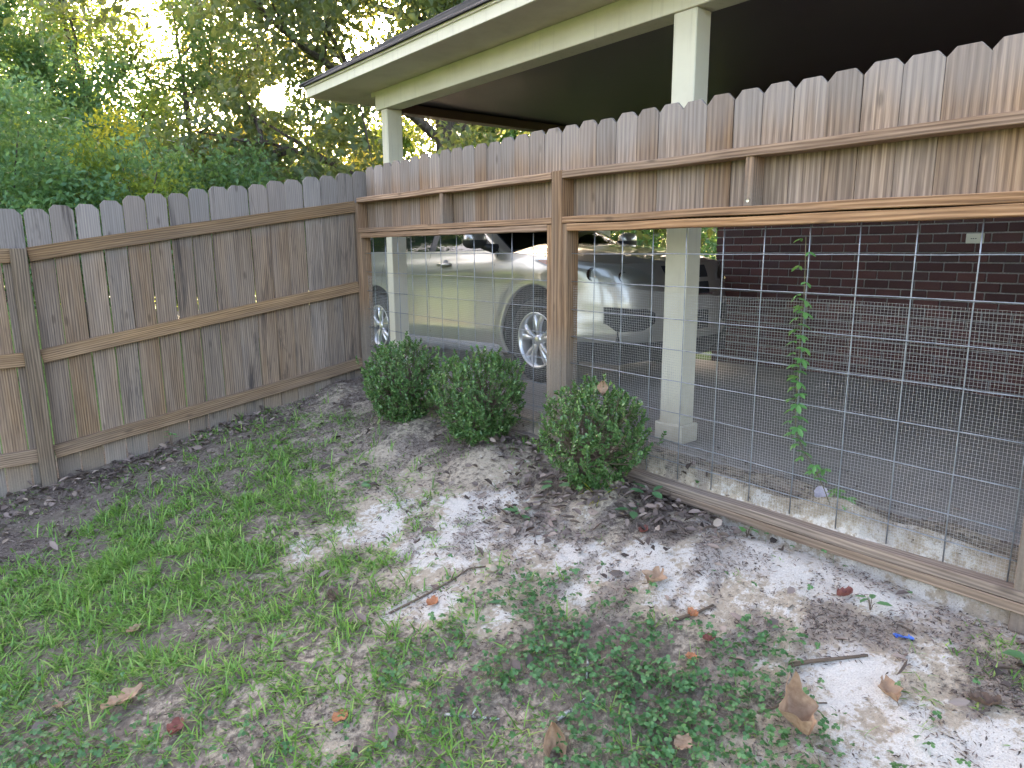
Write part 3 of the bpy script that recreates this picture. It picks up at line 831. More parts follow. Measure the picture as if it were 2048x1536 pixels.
principled(nt, out, ramp(nt, n1, [(0.32, (0.035, 0.028, 0.023)), (0.6, (0.14, 0.115, 0.10)), (0.8, (0.24, 0.21, 0.19))]), 0.95, 0.2, 0.0, bump(nt, math_(nt, 'ADD', n1, math_(nt, 'MULTIPLY', n2, 0.3)), 1.0, 0.04))

SUNV = np.array(SUN_DIR[:]); CPOS = np.array(CAMP[:])
def sun_gap(P, rad=0.20):
    """an opening in the crowns on the line of the low sun"""
    d = P - CPOS
    t = d @ SUNV
    off = np.linalg.norm(d - t[:, None] * SUNV, axis=1)
    return off > rad * (0.6 + 0.05 * t)

def leaf_mesh(name, P, D, N, L, Wd, mat, fold=0.25, six=False):
    """one small folded leaf per point: P base, D direction, N face normal"""
    D = unit(D); S = unit(np.cross(D, N)); N = np.cross(S, D)
    L = np.broadcast_to(np.asarray(L, float), (len(P),))[:, None]; Wd = np.broadcast_to(np.asarray(Wd, float), (len(P),))[:, None]
    n = len(P)
    if not six:
        V = np.stack([P, P + D * L * 0.48 + S * Wd * 0.5 + N * Wd * fold, P + D * L - N * L * 0.08, P + D * L * 0.48 - S * Wd * 0.5 + N * Wd * fold], 1).reshape(-1, 3)
        b = np.arange(n) * 4
        T = np.concatenate([np.stack([b, b + 1, b + 2], 1), np.stack([b, b + 2, b + 3], 1)])
    else:
        V = np.stack([P, P + D * L * 0.28 + S * Wd * 0.42 + N * Wd * fold, P + D * L * 0.68 + S * Wd * 0.46 + N * Wd * fold * 0.8, P + D * L - N * L * 0.05,
                      P + D * L * 0.68 - S * Wd * 0.46 + N * Wd * fold * 0.8, P + D * L * 0.28 - S * Wd * 0.42 + N * Wd * fold], 1).reshape(-1, 3)
        b = np.arange(n) * 6
        T = np.concatenate([np.stack([b, b + 1, b + 2], 1), np.stack([b, b + 2, b + 3], 1), np.stack([b, b + 3, b + 4], 1), np.stack([b, b + 4, b + 5], 1)])
    return np_mesh(name, V, T, mat)

def rdir(rg, n):
    return unit(rg.normal(size=(n, 3)))

def scatter_leaves(rg, C_, sig, per, L, mat, name, parent, origin, up=0.6, out_c=None, six=False, ratio=0.55, droop=0.0):
    """leaves in clumps around the points C_"""
    n = len(C_) * per
    P = np.repeat(C_, per, 0) + rg.normal(size=(n, 3)) * np.asarray(sig)
    D = rdir(rg, n) + np.array([0, 0, -droop])
    if out_c is not None: D = D + 0.9 * unit(P - out_c)
    N = rdir(rg, n) * 0.75 + np.array([0, 0, up])
    k = sun_gap(P)
    P, D, N = P[k], D[k], N[k]
    Ls = L * rg.uniform(0.65, 1.25, len(P))
    me = leaf_mesh(name, P - np.array(origin), D, N, Ls, Ls * ratio, mat, 0.2, six)
    return link(name, me, parent)

def grow(rg, height, spread, n_limb, lean=(0, 0), r0=0.12, first=0.3, up=0.45, sub=5, twig=4, droop=0.0, crook=0.10):
    """branch skeleton at the origin: tubes [(pts, radii)], twig points"""
    tubes, tips = [], []
    n = 9; pts = []
    off = np.zeros(3)
    for i in range(n):
        u = i / (n - 1)
        off = off + np.append(rg.normal(0, crook, 2), 0) * height * 0.05
        pts.append(np.array([lean[0] * u * height, lean[1] * u * height, u * height * 0.86]) + off * u)
    rad = [r0 * (1.25 if i == 0 else 1.0) * (1 - 0.82 * i / (n - 1)) for i in range(n)]
    tubes.append((pts, rad))
    pts = np.array(pts)
    for l in range(n_limb):
        u = first + (1 - first) * ((l + rg.uniform(0, 0.8)) / n_limb)
        u = min(u, 0.99)
        fi = u * (n - 1); i0 = int(fi); p = pts[i0] + (pts[min(i0 + 1, n - 1)] - pts[i0]) * (fi - i0)
        az = l * 2.4 + rg.uniform(-0.5, 0.5)
        ln = spread * rg.uniform(0.7, 1.1) * (1.0 - 0.55 * max(0, u - 0.45))
        d = np.array([math.cos(az), math.sin(az), up * rg.uniform(0.3, 1.6)]); d /= np.linalg.norm(d)
        lp = [p]; q = p.copy(); dd = d.copy()
        for s in range(6):
            dd = dd + rg.normal(0, 0.16, 3) + np.array([0, 0, 0.05 - droop * s * 0.09]); dd /= np.linalg.norm(dd)
            q = q + dd * ln / 6; lp.append(q.copy())
        r1 = max(0.018, r0 * 0.42 * (1 - 0.5 * u))
        tubes.append((lp, [r1 * (1 - 0.8 * k / 6) for k in range(7)]))
        for s in range(sub):
            k = rg.uniform(1.4, 6.0); i1 = min(int(k), 5); b = lp[i1] + (lp[i1 + 1] - lp[i1]) * (k - i1)
            d2 = unit((lp[i1 + 1] - lp[i1])) + rg.normal(0, 0.75, 3) + np.array([0, 0, 0.15 - droop * 0.6]); d2 /= np.linalg.norm(d2)
            l2 = ln * rg.uniform(0.2, 0.42)
            e = b + d2 * l2; mid = b + d2 * l2 * 0.5 + rg.normal(0, 0.04, 3)
            tubes.append(([b, mid, e], [r1 * 0.42, r1 * 0.28, r1 * 0.12]))
            for w in range(twig):
                f = rg.uniform(0.25, 1.0); c = b + (e - b) * f
                d3 = d2 + rg.normal(0, 0.8, 3) + np.array([0, 0, -droop]); d3 /= np.linalg.norm(d3)
                t = c + d3 * l2 * rg.uniform(0.25, 0.6)
                if rg.random() < 0.5: tubes.append(([c, t], [r1 * 0.16, r1 * 0.06]))
                tips.append(t); tips.append((t + c) / 2 + rg.normal(0, 0.05, 3))
    return tubes, np.array(tips)

GZ = lambda x, y: float(gh(np.array([x]), np.array([y]))[0])
def tree(name, label, x, y, height, spread, n_limb, mat, per, L, seed, group='trees of the wood behind the fences', sig=0.22, zmax=None, **kw):
    rg = np.random.default_rng(seed)
    z = GZ(x, y) - 0.05
    t = thing(name, label, 'tree', (x, y, z), 0, group)
    tubes, tips = grow(rg, height, spread, n_limb, **kw)
    mb = MB()
    for p, r in tubes:
        mb.tube(p, r, 12 if r[0] > 0.15 else (7 if r[0] > 0.05 else 4), False)
    mb.obj('trunk', m_bark, t, True)
    org = np.array([x, y, z])
    scatter_leaves(rg, tips + org, sig, per, L, mat, 'crown', t, org, droop=kw.get('droop', 0))
    return t

def shrub(name, label, x, y, rx, ry, zt, mat, nc, per, L, seed, group='shrubs and vines behind the fences', cat='shrub', sig=0.11, base=None, mat2=None):
    """mounded leafy shrub, ground to height zt"""
    rg = np.random.default_rng(seed)
    z = GZ(x, y) if base is None else base
    t = thing(name, label, cat, (x, y, z), 0, group)
    H = zt - z
    mb = MB()
    for k in range(9):
        a = rg.uniform(0, 6.28); r = rg.uniform(0.3, 0.85)
        e = np.array([math.cos(a) * rx * r, math.sin(a) * ry * r, H * rg.uniform(0.6, 0.95)])
        mb.tube([np.array([rg.normal(0, .08), rg.normal(0, .08), -0.1]), e * np.array([0.35, 0.35, 0.5]) + rg.normal(0, .06, 3), e], [0.03, 0.02, 0.006], 5, False)
    mb.obj('stem', m_bark, t, True)
    # clumps on an uneven mound
    d = rdir(rg, nc); d[:, 2] = np.abs(d[:, 2]) * 1.1 - 0.25; d = unit(d)
    lump = 0.80 + 0.42 * vnoise(d[:, 0] * 2.6 + seed, d[:, 1] * 2.6 + d[:, 2] * 2.0, seed, 3)
    rr = (rg.uniform(0.35, 1.0, nc) ** 0.5) * lump
    c = np.stack([d[:, 0] * rx * rr, d[:, 1] * ry * rr, H * 0.42 + d[:, 2] * H * 0.58 * rr], 1)
    c[:, 2] = np.maximum(c[:, 2], 0.05)
    org = np.array([x, y, z])
    if mat2 is not None:
        s = vnoise(c[:, 0] * 1.7 + 7 + seed, c[:, 2] * 1.7 + c[:, 1], seed + 3, 2) > 0.6
        scatter_leaves(rg, c[s] + org, sig, per, L, mat2, 'foliage', t, org, out_c=org + np.array([0, 0, H * 0.4]))
        c = c[~s]
    scatter_leaves(rg, c + org, sig, per, L, mat, 'foliage', t, org, out_c=org + np.array([0, 0, H * 0.4]))
    return t

G1 = 'shrubs and vines behind the fences'
shrub('vine_shrub', 'tall bright green vine-covered thicket above the left end of the board fence', -2.35, 4.6, 1.45, 1.1, 3.05, L_IVY, 330, 62, 0.075, 31)
shrub('vine_shrub', 'low green thicket with a few yellowing leaves over the middle of the board fence', -0.95, 4.6, 1.2, 1.0, 2.32, L_IVY, 260, 60, 0.075, 32, mat2=L_LIGHT)
shrub('vine_shrub', 'dark green thicket behind the board fence, left of the sun', 0.5, 5.6, 1.4, 1.1, 2.55, L_DEEP, 300, 60, 0.08, 33, mat2=L_IVY)
shrub('vine_shrub', 'bright green low thicket left of the front carport post', 2.2, 7.6, 1.9, 1.2, 2.75, L_IVY, 320, 60, 0.09, 34)
shrub('yellow_shrub', 'sunlit yellow-leaved shrub in the wood beyond the board fence', -0.55, 7.6, 0.85, 0.7, 3.3, L_YEL, 120, 50, 0.08, 35, mat2=L_LIGHT)
shrub('yellow_shrub', 'small yellowing bush between the thickets above the fence', -1.15, 6.6, 0.6, 0.5, 2.55, L_YEL, 60, 40, 0.07, 36, mat2=L_LIGHT)
shrub('hedge_shrub', 'leafy green bush beside the oak trunk behind the carport', 6.5, 8.6, 2.3, 1.6, 3.3, L_LIGHT, 300, 50, 0.11, 37, mat2=L_IVY)
shrub('hedge_shrub', 'blue-green bushes seen past the car between the post and the brick wall', 13.0, 8.0, 4.2, 3.0, 4.0, L_IVY, 420, 46, 0.15, 38, sig=0.2)
shrub('hedge_shrub', 'green bush at the rear of the parked car', 3.9, 11.2, 2.2, 1.6, 3.5, L_DEEP, 260, 50, 0.11, 39)
# trees one can tell apart
tree('broadleaf_tree', 'dense dark green tree at the left edge of the picture', -2.2, 10.5, 6.6, 2.7, 13, L_IVY, 60, 0.10, 41, first=0.22, r0=0.13, sub=6, twig=5, sig=0.2)
tree('broadleaf_tree', 'slim forked tree leaning left against the bright sky', 0.9, 13.2, 9.5, 3.2, 11, L_LIGHT, 44, 0.11, 42, lean=(-0.14, 0.02), r0=0.15, first=0.2, up=0.7, sub=5, twig=3, sig=0.24)
tree('broadleaf_tree', 'thin light green tree with gaps of sky left of the sun', 2.1, 12.6, 8.5, 2.6, 13, L_DEEP, 48, 0.11, 43, r0=0.12, first=0.12, up=0.5, sub=5, twig=3, sig=0.24)
tree('broadleaf_tree', 'leafy mid-green tree behind the yellow shrub', 0.3, 15.5, 7.5, 2.8, 12, L_IVY, 44, 0.12, 47, r0=0.12, first=0.15, up=0.5, sub=5, twig=3, sig=0.26)
tree('broadleaf_tree', 'tree straight in front of the low sun, golden backlight put into its leaf colour', 4.1, 14.0, 8.0, 2.7, 14, L_SUNGLOW, 54, 0.11, 45, r0=0.12, first=0.12, up=0.4, sub=6, twig=3, sig=0.24)
oak = tree('oak_tree', 'big grey-barked oak behind the carport with drooping grey-green leaves', 5.2, 6.4, 9.5, 5.0, 17, L_OAK, 56, 0.15, 46, r0=0.31, first=0.22, up=0.5, sub=8, twig=4, sig=0.24, droop=0.35, lean=(-0.02, 0.0), crook=0.03)
# the belt of wood behind
belt = [(-5.5, 21, 6.5, 'far woodland tree at the left end of the tree line'), (-2.2, 24, 6.5, 'far woodland tree behind the tall thicket'), (1.0, 24, 6.0, 'far woodland tree behind the yellow shrub'),
        (4.2, 24, 6.0, 'far woodland tree low behind the forked tree'), (7.6, 22, 6.0, 'far woodland tree behind the sun gap'), (10.5, 20, 6.5, 'far woodland tree behind the carport corner'),
        (14.0, 18, 7.5, 'far woodland tree behind the oak trunk'), (18.0, 15, 8.0, 'far woodland tree right of the oak trunk'), (22.0, 12, 8.0, 'far woodland tree seen low past the brick wall end')]
for i, (x, y, h, lb) in enumerate(belt):
    tree('woodland_tree', lb, x, y, h, 3.2, 13, (L_DEEP, L_IVY, L_LIGHT)[i % 3], 44, 0.19, 60 + i, r0=0.12, first=0.04, up=0.22, sub=6, twig=4, sig=0.34)
# the sun itself, low behind the wood
m, nt, out = newmat('sun_disc')
e = nt.nodes.new('ShaderNodeEmission'); e.inputs['Color'].default_value = (1.0, 0.86, 0.62, 1); e.inputs['Strength'].default_value = 60.0
nt.links.new(e.outputs[0], out.inputs['Surface'])
mb = MB(); mb.lathe([(-1, 0.001), (-0.7, 0.714), (0, 1.0), (0.7, 0.714), (1, 0.001)], 24, 'Z')
sd = mb.obj('sun', m, None, True, CAMP + SUN_DIR * 600.0); sd.scale = (4.2, 4.2, 4.2)
tag(sd, 'low evening sun shining through the trees', kind='structure')
# thin service wire across the wood
mb = MB()
a, b = Vector((-4.5, 9.5, 4.2)), Vector((9.5, 11.5, 3.2))
mb.tube([a.lerp(b, u) + Vector((0, 0, -0.5 * 4 * u * (1 - u))) for u in np.linspace(0, 1, 24)], 0.006, 5)
tag(mb.obj('overhead_wire', simple('wire_grey', (0.55, 0.55, 0.55), 0.5)), 'thin pale service wire strung across in front of the wood', 'wire')

# ================================================================ parked car (front towards -Y)
car = thing('parked_car', 'champagne beige sport utility car parked nose-in under the carport', 'car', (2.06, -0.955, 0.001))
car.rotation_euler = (-0.037, 0, 0)
M_PAINT, nt, out = newmat('car_paint_champagne')
co = objcoord(nt); n1 = texnoise(nt, co, 900, 2, 0.5)
b = principled(nt, out, mixc(nt, n1, (0.33, 0.31, 0.272), (0.46, 0.435, 0.385)), 0.3, 0.5, 0.7)
b.inputs['Coat Weight'].default_value = 0.9; b.inputs['Coat Roughness'].default_value = 0.04
M_BLK = simple('car_black_plastic', (0.022, 0.022, 0.024), 0.55)
M_GREY = simple('car_grey_trim', (0.16, 0.16, 0.17), 0.4)
M_CHR = simple('car_chrome', (0.75, 0.75, 0.75), 0.12, 0.5, 1.0)
M_TYRE = simple('tyre_rubber', (0.03, 0.029, 0.028), 0.75, 0.3)
M_ALLOY = simple('alloy_wheel', (0.60, 0.60, 0.61), 0.28, 0.5, 0.85)
M_HOUS = simple('headlight_housing', (0.42, 0.42, 0.40), 0.3, 0.5, 0.6)
M_INT = simple('car_interior', (0.06, 0.055, 0.05), 0.8)
M_AMB = simple('amber_lens', (0.75, 0.16, 0.03), 0.2, 0.5)
M_GLASS, nt, out = newmat('car_glass')
tr = nt.nodes.new('ShaderNodeBsdfTransparent'); tr.inputs['Color'].default_value = (0.42, 0.50, 0.46, 1)
gl = nt.nodes.new('ShaderNodeBsdfGlossy'); gl.inputs['Roughness'].default_value = 0.02
fr_ = nt.nodes.new('ShaderNodeFresnel'); fr_.inputs['IOR'].default_value = 1.75
mx = nt.nodes.new('ShaderNodeMixShader')
nt.links.new(fr_.outputs[0], mx.inputs[0]); nt.links.new(tr.outputs[0], mx.inputs[1]); nt.links.new(gl.outputs[0], mx.inputs[2]); nt.links.new(mx.outputs[0], out.inputs['Surface'])
M_LENS, nt, out = newmat('headlight_lens')
tr = nt.nodes.new('ShaderNodeBsdfTransparent'); tr.inputs['Color'].default_value = (0.86, 0.86, 0.82, 1)
gl = nt.nodes.new('ShaderNodeBsdfGlossy'); gl.inputs['Roughness'].default_value = 0.06
fr_ = nt.nodes.new('ShaderNodeFresnel'); fr_.inputs['IOR'].default_value = 1.6
mx = nt.nodes.new('ShaderNodeMixShader')
nt.links.new(fr_.outputs[0], mx.inputs[0]); nt.links.new(tr.outputs[0], mx.inputs[1]); nt.links.new(gl.outputs[0], mx.inputs[2]); nt.links.new(mx.outputs[0], out.inputs['Surface'])

def lin(tab, x):
    return float(np.interp(x, [t[0] for t in tab], [t[1] for t in tab]))
W_Z = [(0.20, .84), (0.28, .885), (0.34, .905), (0.43, .918), (0.50, .910), (0.62, .902), (0.80, .902), (0.90, .910), (0.965, .921), (1.0, .914), (1.06, .897), (1.12, .870), (1.20, .846), (1.26, .83)]
YF = [(0.20, -.80), (0.30, -.87), (0.42, -.915), (0.55, -.93), (0.70, -.925), (0.80, -.91), (0.90, -.885), (1.0, -.83), (1.1, -.72)]
YR = [(0.20, 3.68), (0.40, 3.80), (0.60, 3.82), (0.80, 3.80), (1.0, 3.77), (1.25, 3.72)]
EDGE = [(-.85, 1.0), (-.6, 1.035), (-.4, 1.07), (0, 1.112), (.35, 1.14), (.58, 1.16), (2.0, 1.195), (3.0, 1.23), (3.9, 1.245)]
BOT = [(-.95, .20), (-.6, .22), (3.2, .24), (3.9, .28)]
def outline(s, w, yf, yr, rxf=.66, ryf=.50, rxr=.38, ryr=.32):
    """half plan outline, s from the middle of the nose (0) round the corner to the middle of the tail (1)"""
    if s < .10:
        return ((w - rxf) * s / .10, yf)
    if s < .30:
        a = (s - .10) / .20 * math.pi / 2
        return (w - rxf + rxf * math.sin(a), yf + ryf * (1 - math.cos(a)))
    if s < .88:
        u = (s - .30) / .58
        return (w, yf + ryf + u * (yr - ryr - yf - ryf))
    if s < .96:
        a = (s - .88) / .08 * math.pi / 2
        return (w - rxr + rxr * math.cos(a), yr - ryr + ryr * math.sin(a))
    return ((w - rxr) * (1 - (s - .96) / .04), yr)
AX = (0.0, 2.86); AZ, AR = 0.385, 0.468
def shell(s, v, sg=-1, off=0.0):
    x, y = outline(s, .9, -.93, 3.8)
    zt, zb = lin(EDGE, y), lin(BOT, y)
    z = zb + (zt - zb) * v
    x, y = outline(s, lin(W_Z, z), lin(YF, z), lin(YR, z))
    if .26 < s < .95:
        for a in AX:
            r = math.hypot(y - a, z - AZ)
            x += 0.024 * math.exp(-((r - AR - 0.01) / 0.085) ** 2)
    return Vector((sg * x, y, z))
def shell_n(s, v, sg):
    e = 0.004
    n = (shell(min(s + e, 1), v, sg) - shell(max(s - e, 0), v, sg)).cross(shell(s, min(v + e, 1), sg) - shell(s, max(v - e, 0), sg))
    n.normalize()
    return n * (-1 if n.x * sg + (0 if abs(n.x) > .3 else (-n.y if s < .3 else n.y) * 3) < 0 else 1)
SS = list(np.linspace(0, .1, 5)) + list(np.linspace(.1, .30, 20))[1:] + list(np.linspace(.30, .88, 118))[1:] + list(np.linspace(.88, .96, 9))[1:] + [.98, 1.0]
VV = list(np.linspace(0, 1, 33))
def build_shell(sg):
    mb = MB()
    P = [[shell(s, v, sg) for v in VV] for s in SS]
    nv = len(VV)
    ins = {}
    V = [p.copy() for row in P for p in row]
    def inside(p):
        for a in AX:
            r = math.hypot(p.y - a, p.z - AZ)
            if r < AR and abs(p.x) > .75: return a, r
        return None
    flags = [inside(p) for p in V]
    faces = []
    for i in range(len(SS) - 1):
        for j in range(nv - 1):
            q = [i * nv + j, i * nv + j + 1, (i + 1) * nv + j + 1, (i + 1) * nv + j]
            if all(flags[k] for k in q): continue
            faces.append(tuple(q[::-1] if sg > 0 else q))
    for k, f_ in enumerate(flags):
        if f_:
            a, r = f_; p = V[k]; r = max(r, 1e-4)
            p.y = a + (p.y - a) * AR / r; p.z = AZ + (p.z - AZ) * AR / r
    used = set(k for f_ in faces for k in f_)
    mp = {k: n for n, k in enumerate(sorted(used))}
    mb.add([V[k] for k in sorted(used)], [tuple(mp[k] for k in f_) for f_ in faces])
    return mb
bd = MB()
for sg in (-1, 1):
    t = build_shell(sg); bd.add(t.v, t.f)
body = bd.obj('body', M_PAINT, car, True)
# hood
def hood_mb():
    rows = []
    for y in np.linspace(-.825, .33, 22):
        s_e = 0.0
        z = lin(EDGE, y)
        # half width of the shoulder at this y
        best = min((abs(shell(s, 1, 1).y - y), s) for s in np.linspace(.02, .55, 240))[1]
        w = shell(best, 1, 1).x - 0.002
        if y <= -.82: w = .24
        ze = shell(best, 1, 1).z + 0.001
        zc = lin([(-.83, 1.003), (-.7, 1.05), (-.5, 1.10), (-.25, 1.145), (0, 1.175), (.33, 1.208)], y)
        row = []
        for u in np.linspace(-1, 1, 25):
            k = 1 - abs(u) ** 3.2
            bulge = 0.012 * math.exp(-((abs(u) - .62) / .12) ** 2)
            row.append((u * w, y, ze + (zc - ze) * k + bulge * (1 - abs(u) ** 8)))
        rows.append(row)
    mb = MB(); mb.grid(rows)
    return mb
hood_mb().obj('hood', M_PAINT, car, True)
# cabin above the belt line
def cabin(s, v, sg, off=0.0):
    vv = max(v, 0.0)
    yf = .30 + (1.18 - .30) * v; yr = 3.70 - (3.70 - 3.18) * vv ** 1.3
    w = .842 - (.842 - .635) * vv ** 1.15
    x, y = outline(s, w + off, yf - off, yr + off, .60, .26, .22, .16)
    z = 1.150 + .035 * min(max((y - .4) / 3, 0), 1) * (1 - v) + (.475) * v
    return Vector((sg * x, y, z))
cb = MB()
for sg in (-1, 1):
    cb.grid([[cabin(s, v, sg) for v in np.linspace(-.04, 1, 10)] for s in np.linspace(0, 1, 80)], sg > 0)
rows = []
for s in np.linspace(0, 1, 60):
    p = cabin(s, 1, 1)
    rows.append([(u * p.x, p.y, p.z + .055 * (1 - abs(u) ** 2.5) * math.sin(math.pi * min(max((p.y - 1.1) / 2.1, 0), 1)) ** .5) for u in np.linspace(-1, 1, 13)])
cb.grid(rows)
cab_open = cb
def patch(fn, s0, s1, va, vb, sg, off, n=14, m=8):
    rows = []
    for s in np.linspace(s0, s1, n):
        a = va(s) if callable(va) else va; b_ = vb(s) if callable(vb) else vb
        rows.append([fn(s, a + (b_ - a) * k / m, sg, off) for k in range(m + 1)])
    mb = MB(); mb.grid(rows, sg > 0)
    return mb
def shell_off(s, v, sg, off):
    return shell(s, v, sg) + shell_n(s, v, sg) * off
def s_of_y(fn, y, v=0.5):
    return min((abs(fn(s, v, 1).y - y), s) for s in np.linspace(.05, .95, 400))[1]
cab_open.obj('cabin', M_BLK, car, True)
def slant(y0, y1):   # window edge that leans with the pillar
    return s_of_y(cabin, y0, .1), s_of_y(cabin, y1, .9)
for sg in (-1, 1):
    for (ya, yb) in ((.72, 1.66), (1.78, 2.66), (2.78, 3.36)):
        rows = []
        for k in range(13):
            u = k / 12
            rows.append([])
            for j in range(9):
                v = .03 + .84 * j / 8
                lean = .62 * v if ya < 1 else .0
                a = min(ya + (lean if ya < 1 else 0), yb - .1); b_ = yb - (.35 * v if yb > 3 else 0)
                y = a + (b_ - a) * u
                s = s_of_y(lambda s_, v_, g_: cabin(s_, v, g_), y)
                rows[-1].append(cabin(s, v, sg, .006))
        mb = MB(); mb.grid(rows, sg > 0); mb.obj('side_window', M_GLASS, car, True)
    # body colour pillars and belt moulding over the dark cabin
ws = MB()
ws.grid([[cabin(s, v, sg, .006) for v in np.linspace(.02, .95, 9)] for sg, s in [(-1, q) for q in np.linspace(.24, 0, 14)] + [(1, q) for q in np.linspace(0, .24, 14)][1:]], True)
ws.obj('windscreen', M_GLASS, car, True)
rw = MB()
rw.grid([[cabin(s, v, sg, .006) for v in np.linspace(.1, .9, 7)] for sg, s in [(-1, q) for q in np.linspace(.95, 1, 6)] + [(1, q) for q in np.linspace(1, .95, 6)][1:]], True)
rw.obj('rear_window', M_GLASS, car, True)
for sg in (-1, 1):
    # A pillar and roof rail in body colour
    for (sa, sb, va, vb) in ((.245, .305, -.03, 1.0),):
        patch(cabin, sa, sb, va, vb, sg, .009, 6, 12).obj('pillar', M_PAINT, car, True)
    patch(cabin, .30, .93, .885, 1.0, sg, .009, 40, 3).obj('roof_rail', M_PAINT, car, True)
rf = MB(); rows = []
for s in np.linspace(.05, .97, 50):
    p = cabin(s, 1, 1, .009)
    rows.append([(u * p.x, p.y, p.z + .002 + .06 * (1 - abs(u) ** 2.5) * math.sin(math.pi * min(max((p.y - 1.1) / 2.1, 0), 1)) ** .5) for u in np.linspace(-1, 1, 13)])
rf.grid(rows); rf.obj('roof', M_PAINT, car, True)
# interior
it = MB()
it.cbox(-.74, .74, .35, .85, .75, 1.13, .03)
for x in (-.38, .38):
    it.cbox(x - .25, x + .25, 1.25, 1.75, .45, .62, .05); it.cbox(x - .24, x + .24, 1.68, 1.82, .6, 1.22, .05); it.cbox(x - .13, x + .13, 1.72, 1.82, 1.24, 1.42, .04)
it.cbox(-.65, .65, 2.45, 2.62, .5, 1.22, .05)
it.obj('seat', M_INT, car)
# underbody and wheel wells
ub = MB(); ub.box(-.72, .72, -.78, 3.6, .20, .5); ub.obj('underbody', M_BLK, car)
for a in AX:
    for sg in (-1, 1):
        ww = MB()
        n = 28
        rows = []
        for k in range(n + 1):
            t = math.pi * (-.12 + 1.24 * k / n)
            rows.append([(sg * x, a + AR * math.cos(t), AZ + AR * math.sin(t)) for x in (.50, .55, .70, .80, .88)])
            rows[-1][0] = (sg * .55, a + AR * .05 * math.cos(t), AZ)
        ww.grid(rows)
        ww.obj('wheel_well', M_BLK, car, True)
for sg in (-1, 1):
    for a in AX:
        lp = MB(); rows = []
        for k in range(31):
            t = math.pi * (-.10 + 1.20 * k / 30)
            y, z = a + AR * math.cos(t), AZ + AR * math.sin(t)
            s = s_of_y(shell, y) if abs(y) < 5 else .5
            w = lin(W_Z, z) + .024
            ci, si = math.cos(t), math.sin(t)
            rows.append([(sg * (w - .03), a + (AR - .006) * ci, AZ + (AR - .006) * si), (sg * (w - .004), a + (AR - .008) * ci, AZ + (AR - .008) * si), (sg * (w + .004), a + (AR + .006) * ci, AZ + (AR + .006) * si), (sg * (w - .002), a + (AR + .03) * ci, AZ + (AR + .03) * si)])
        lp.grid(rows, sg < 0); lp.obj('wheel_arch', M_PAINT, car, True)
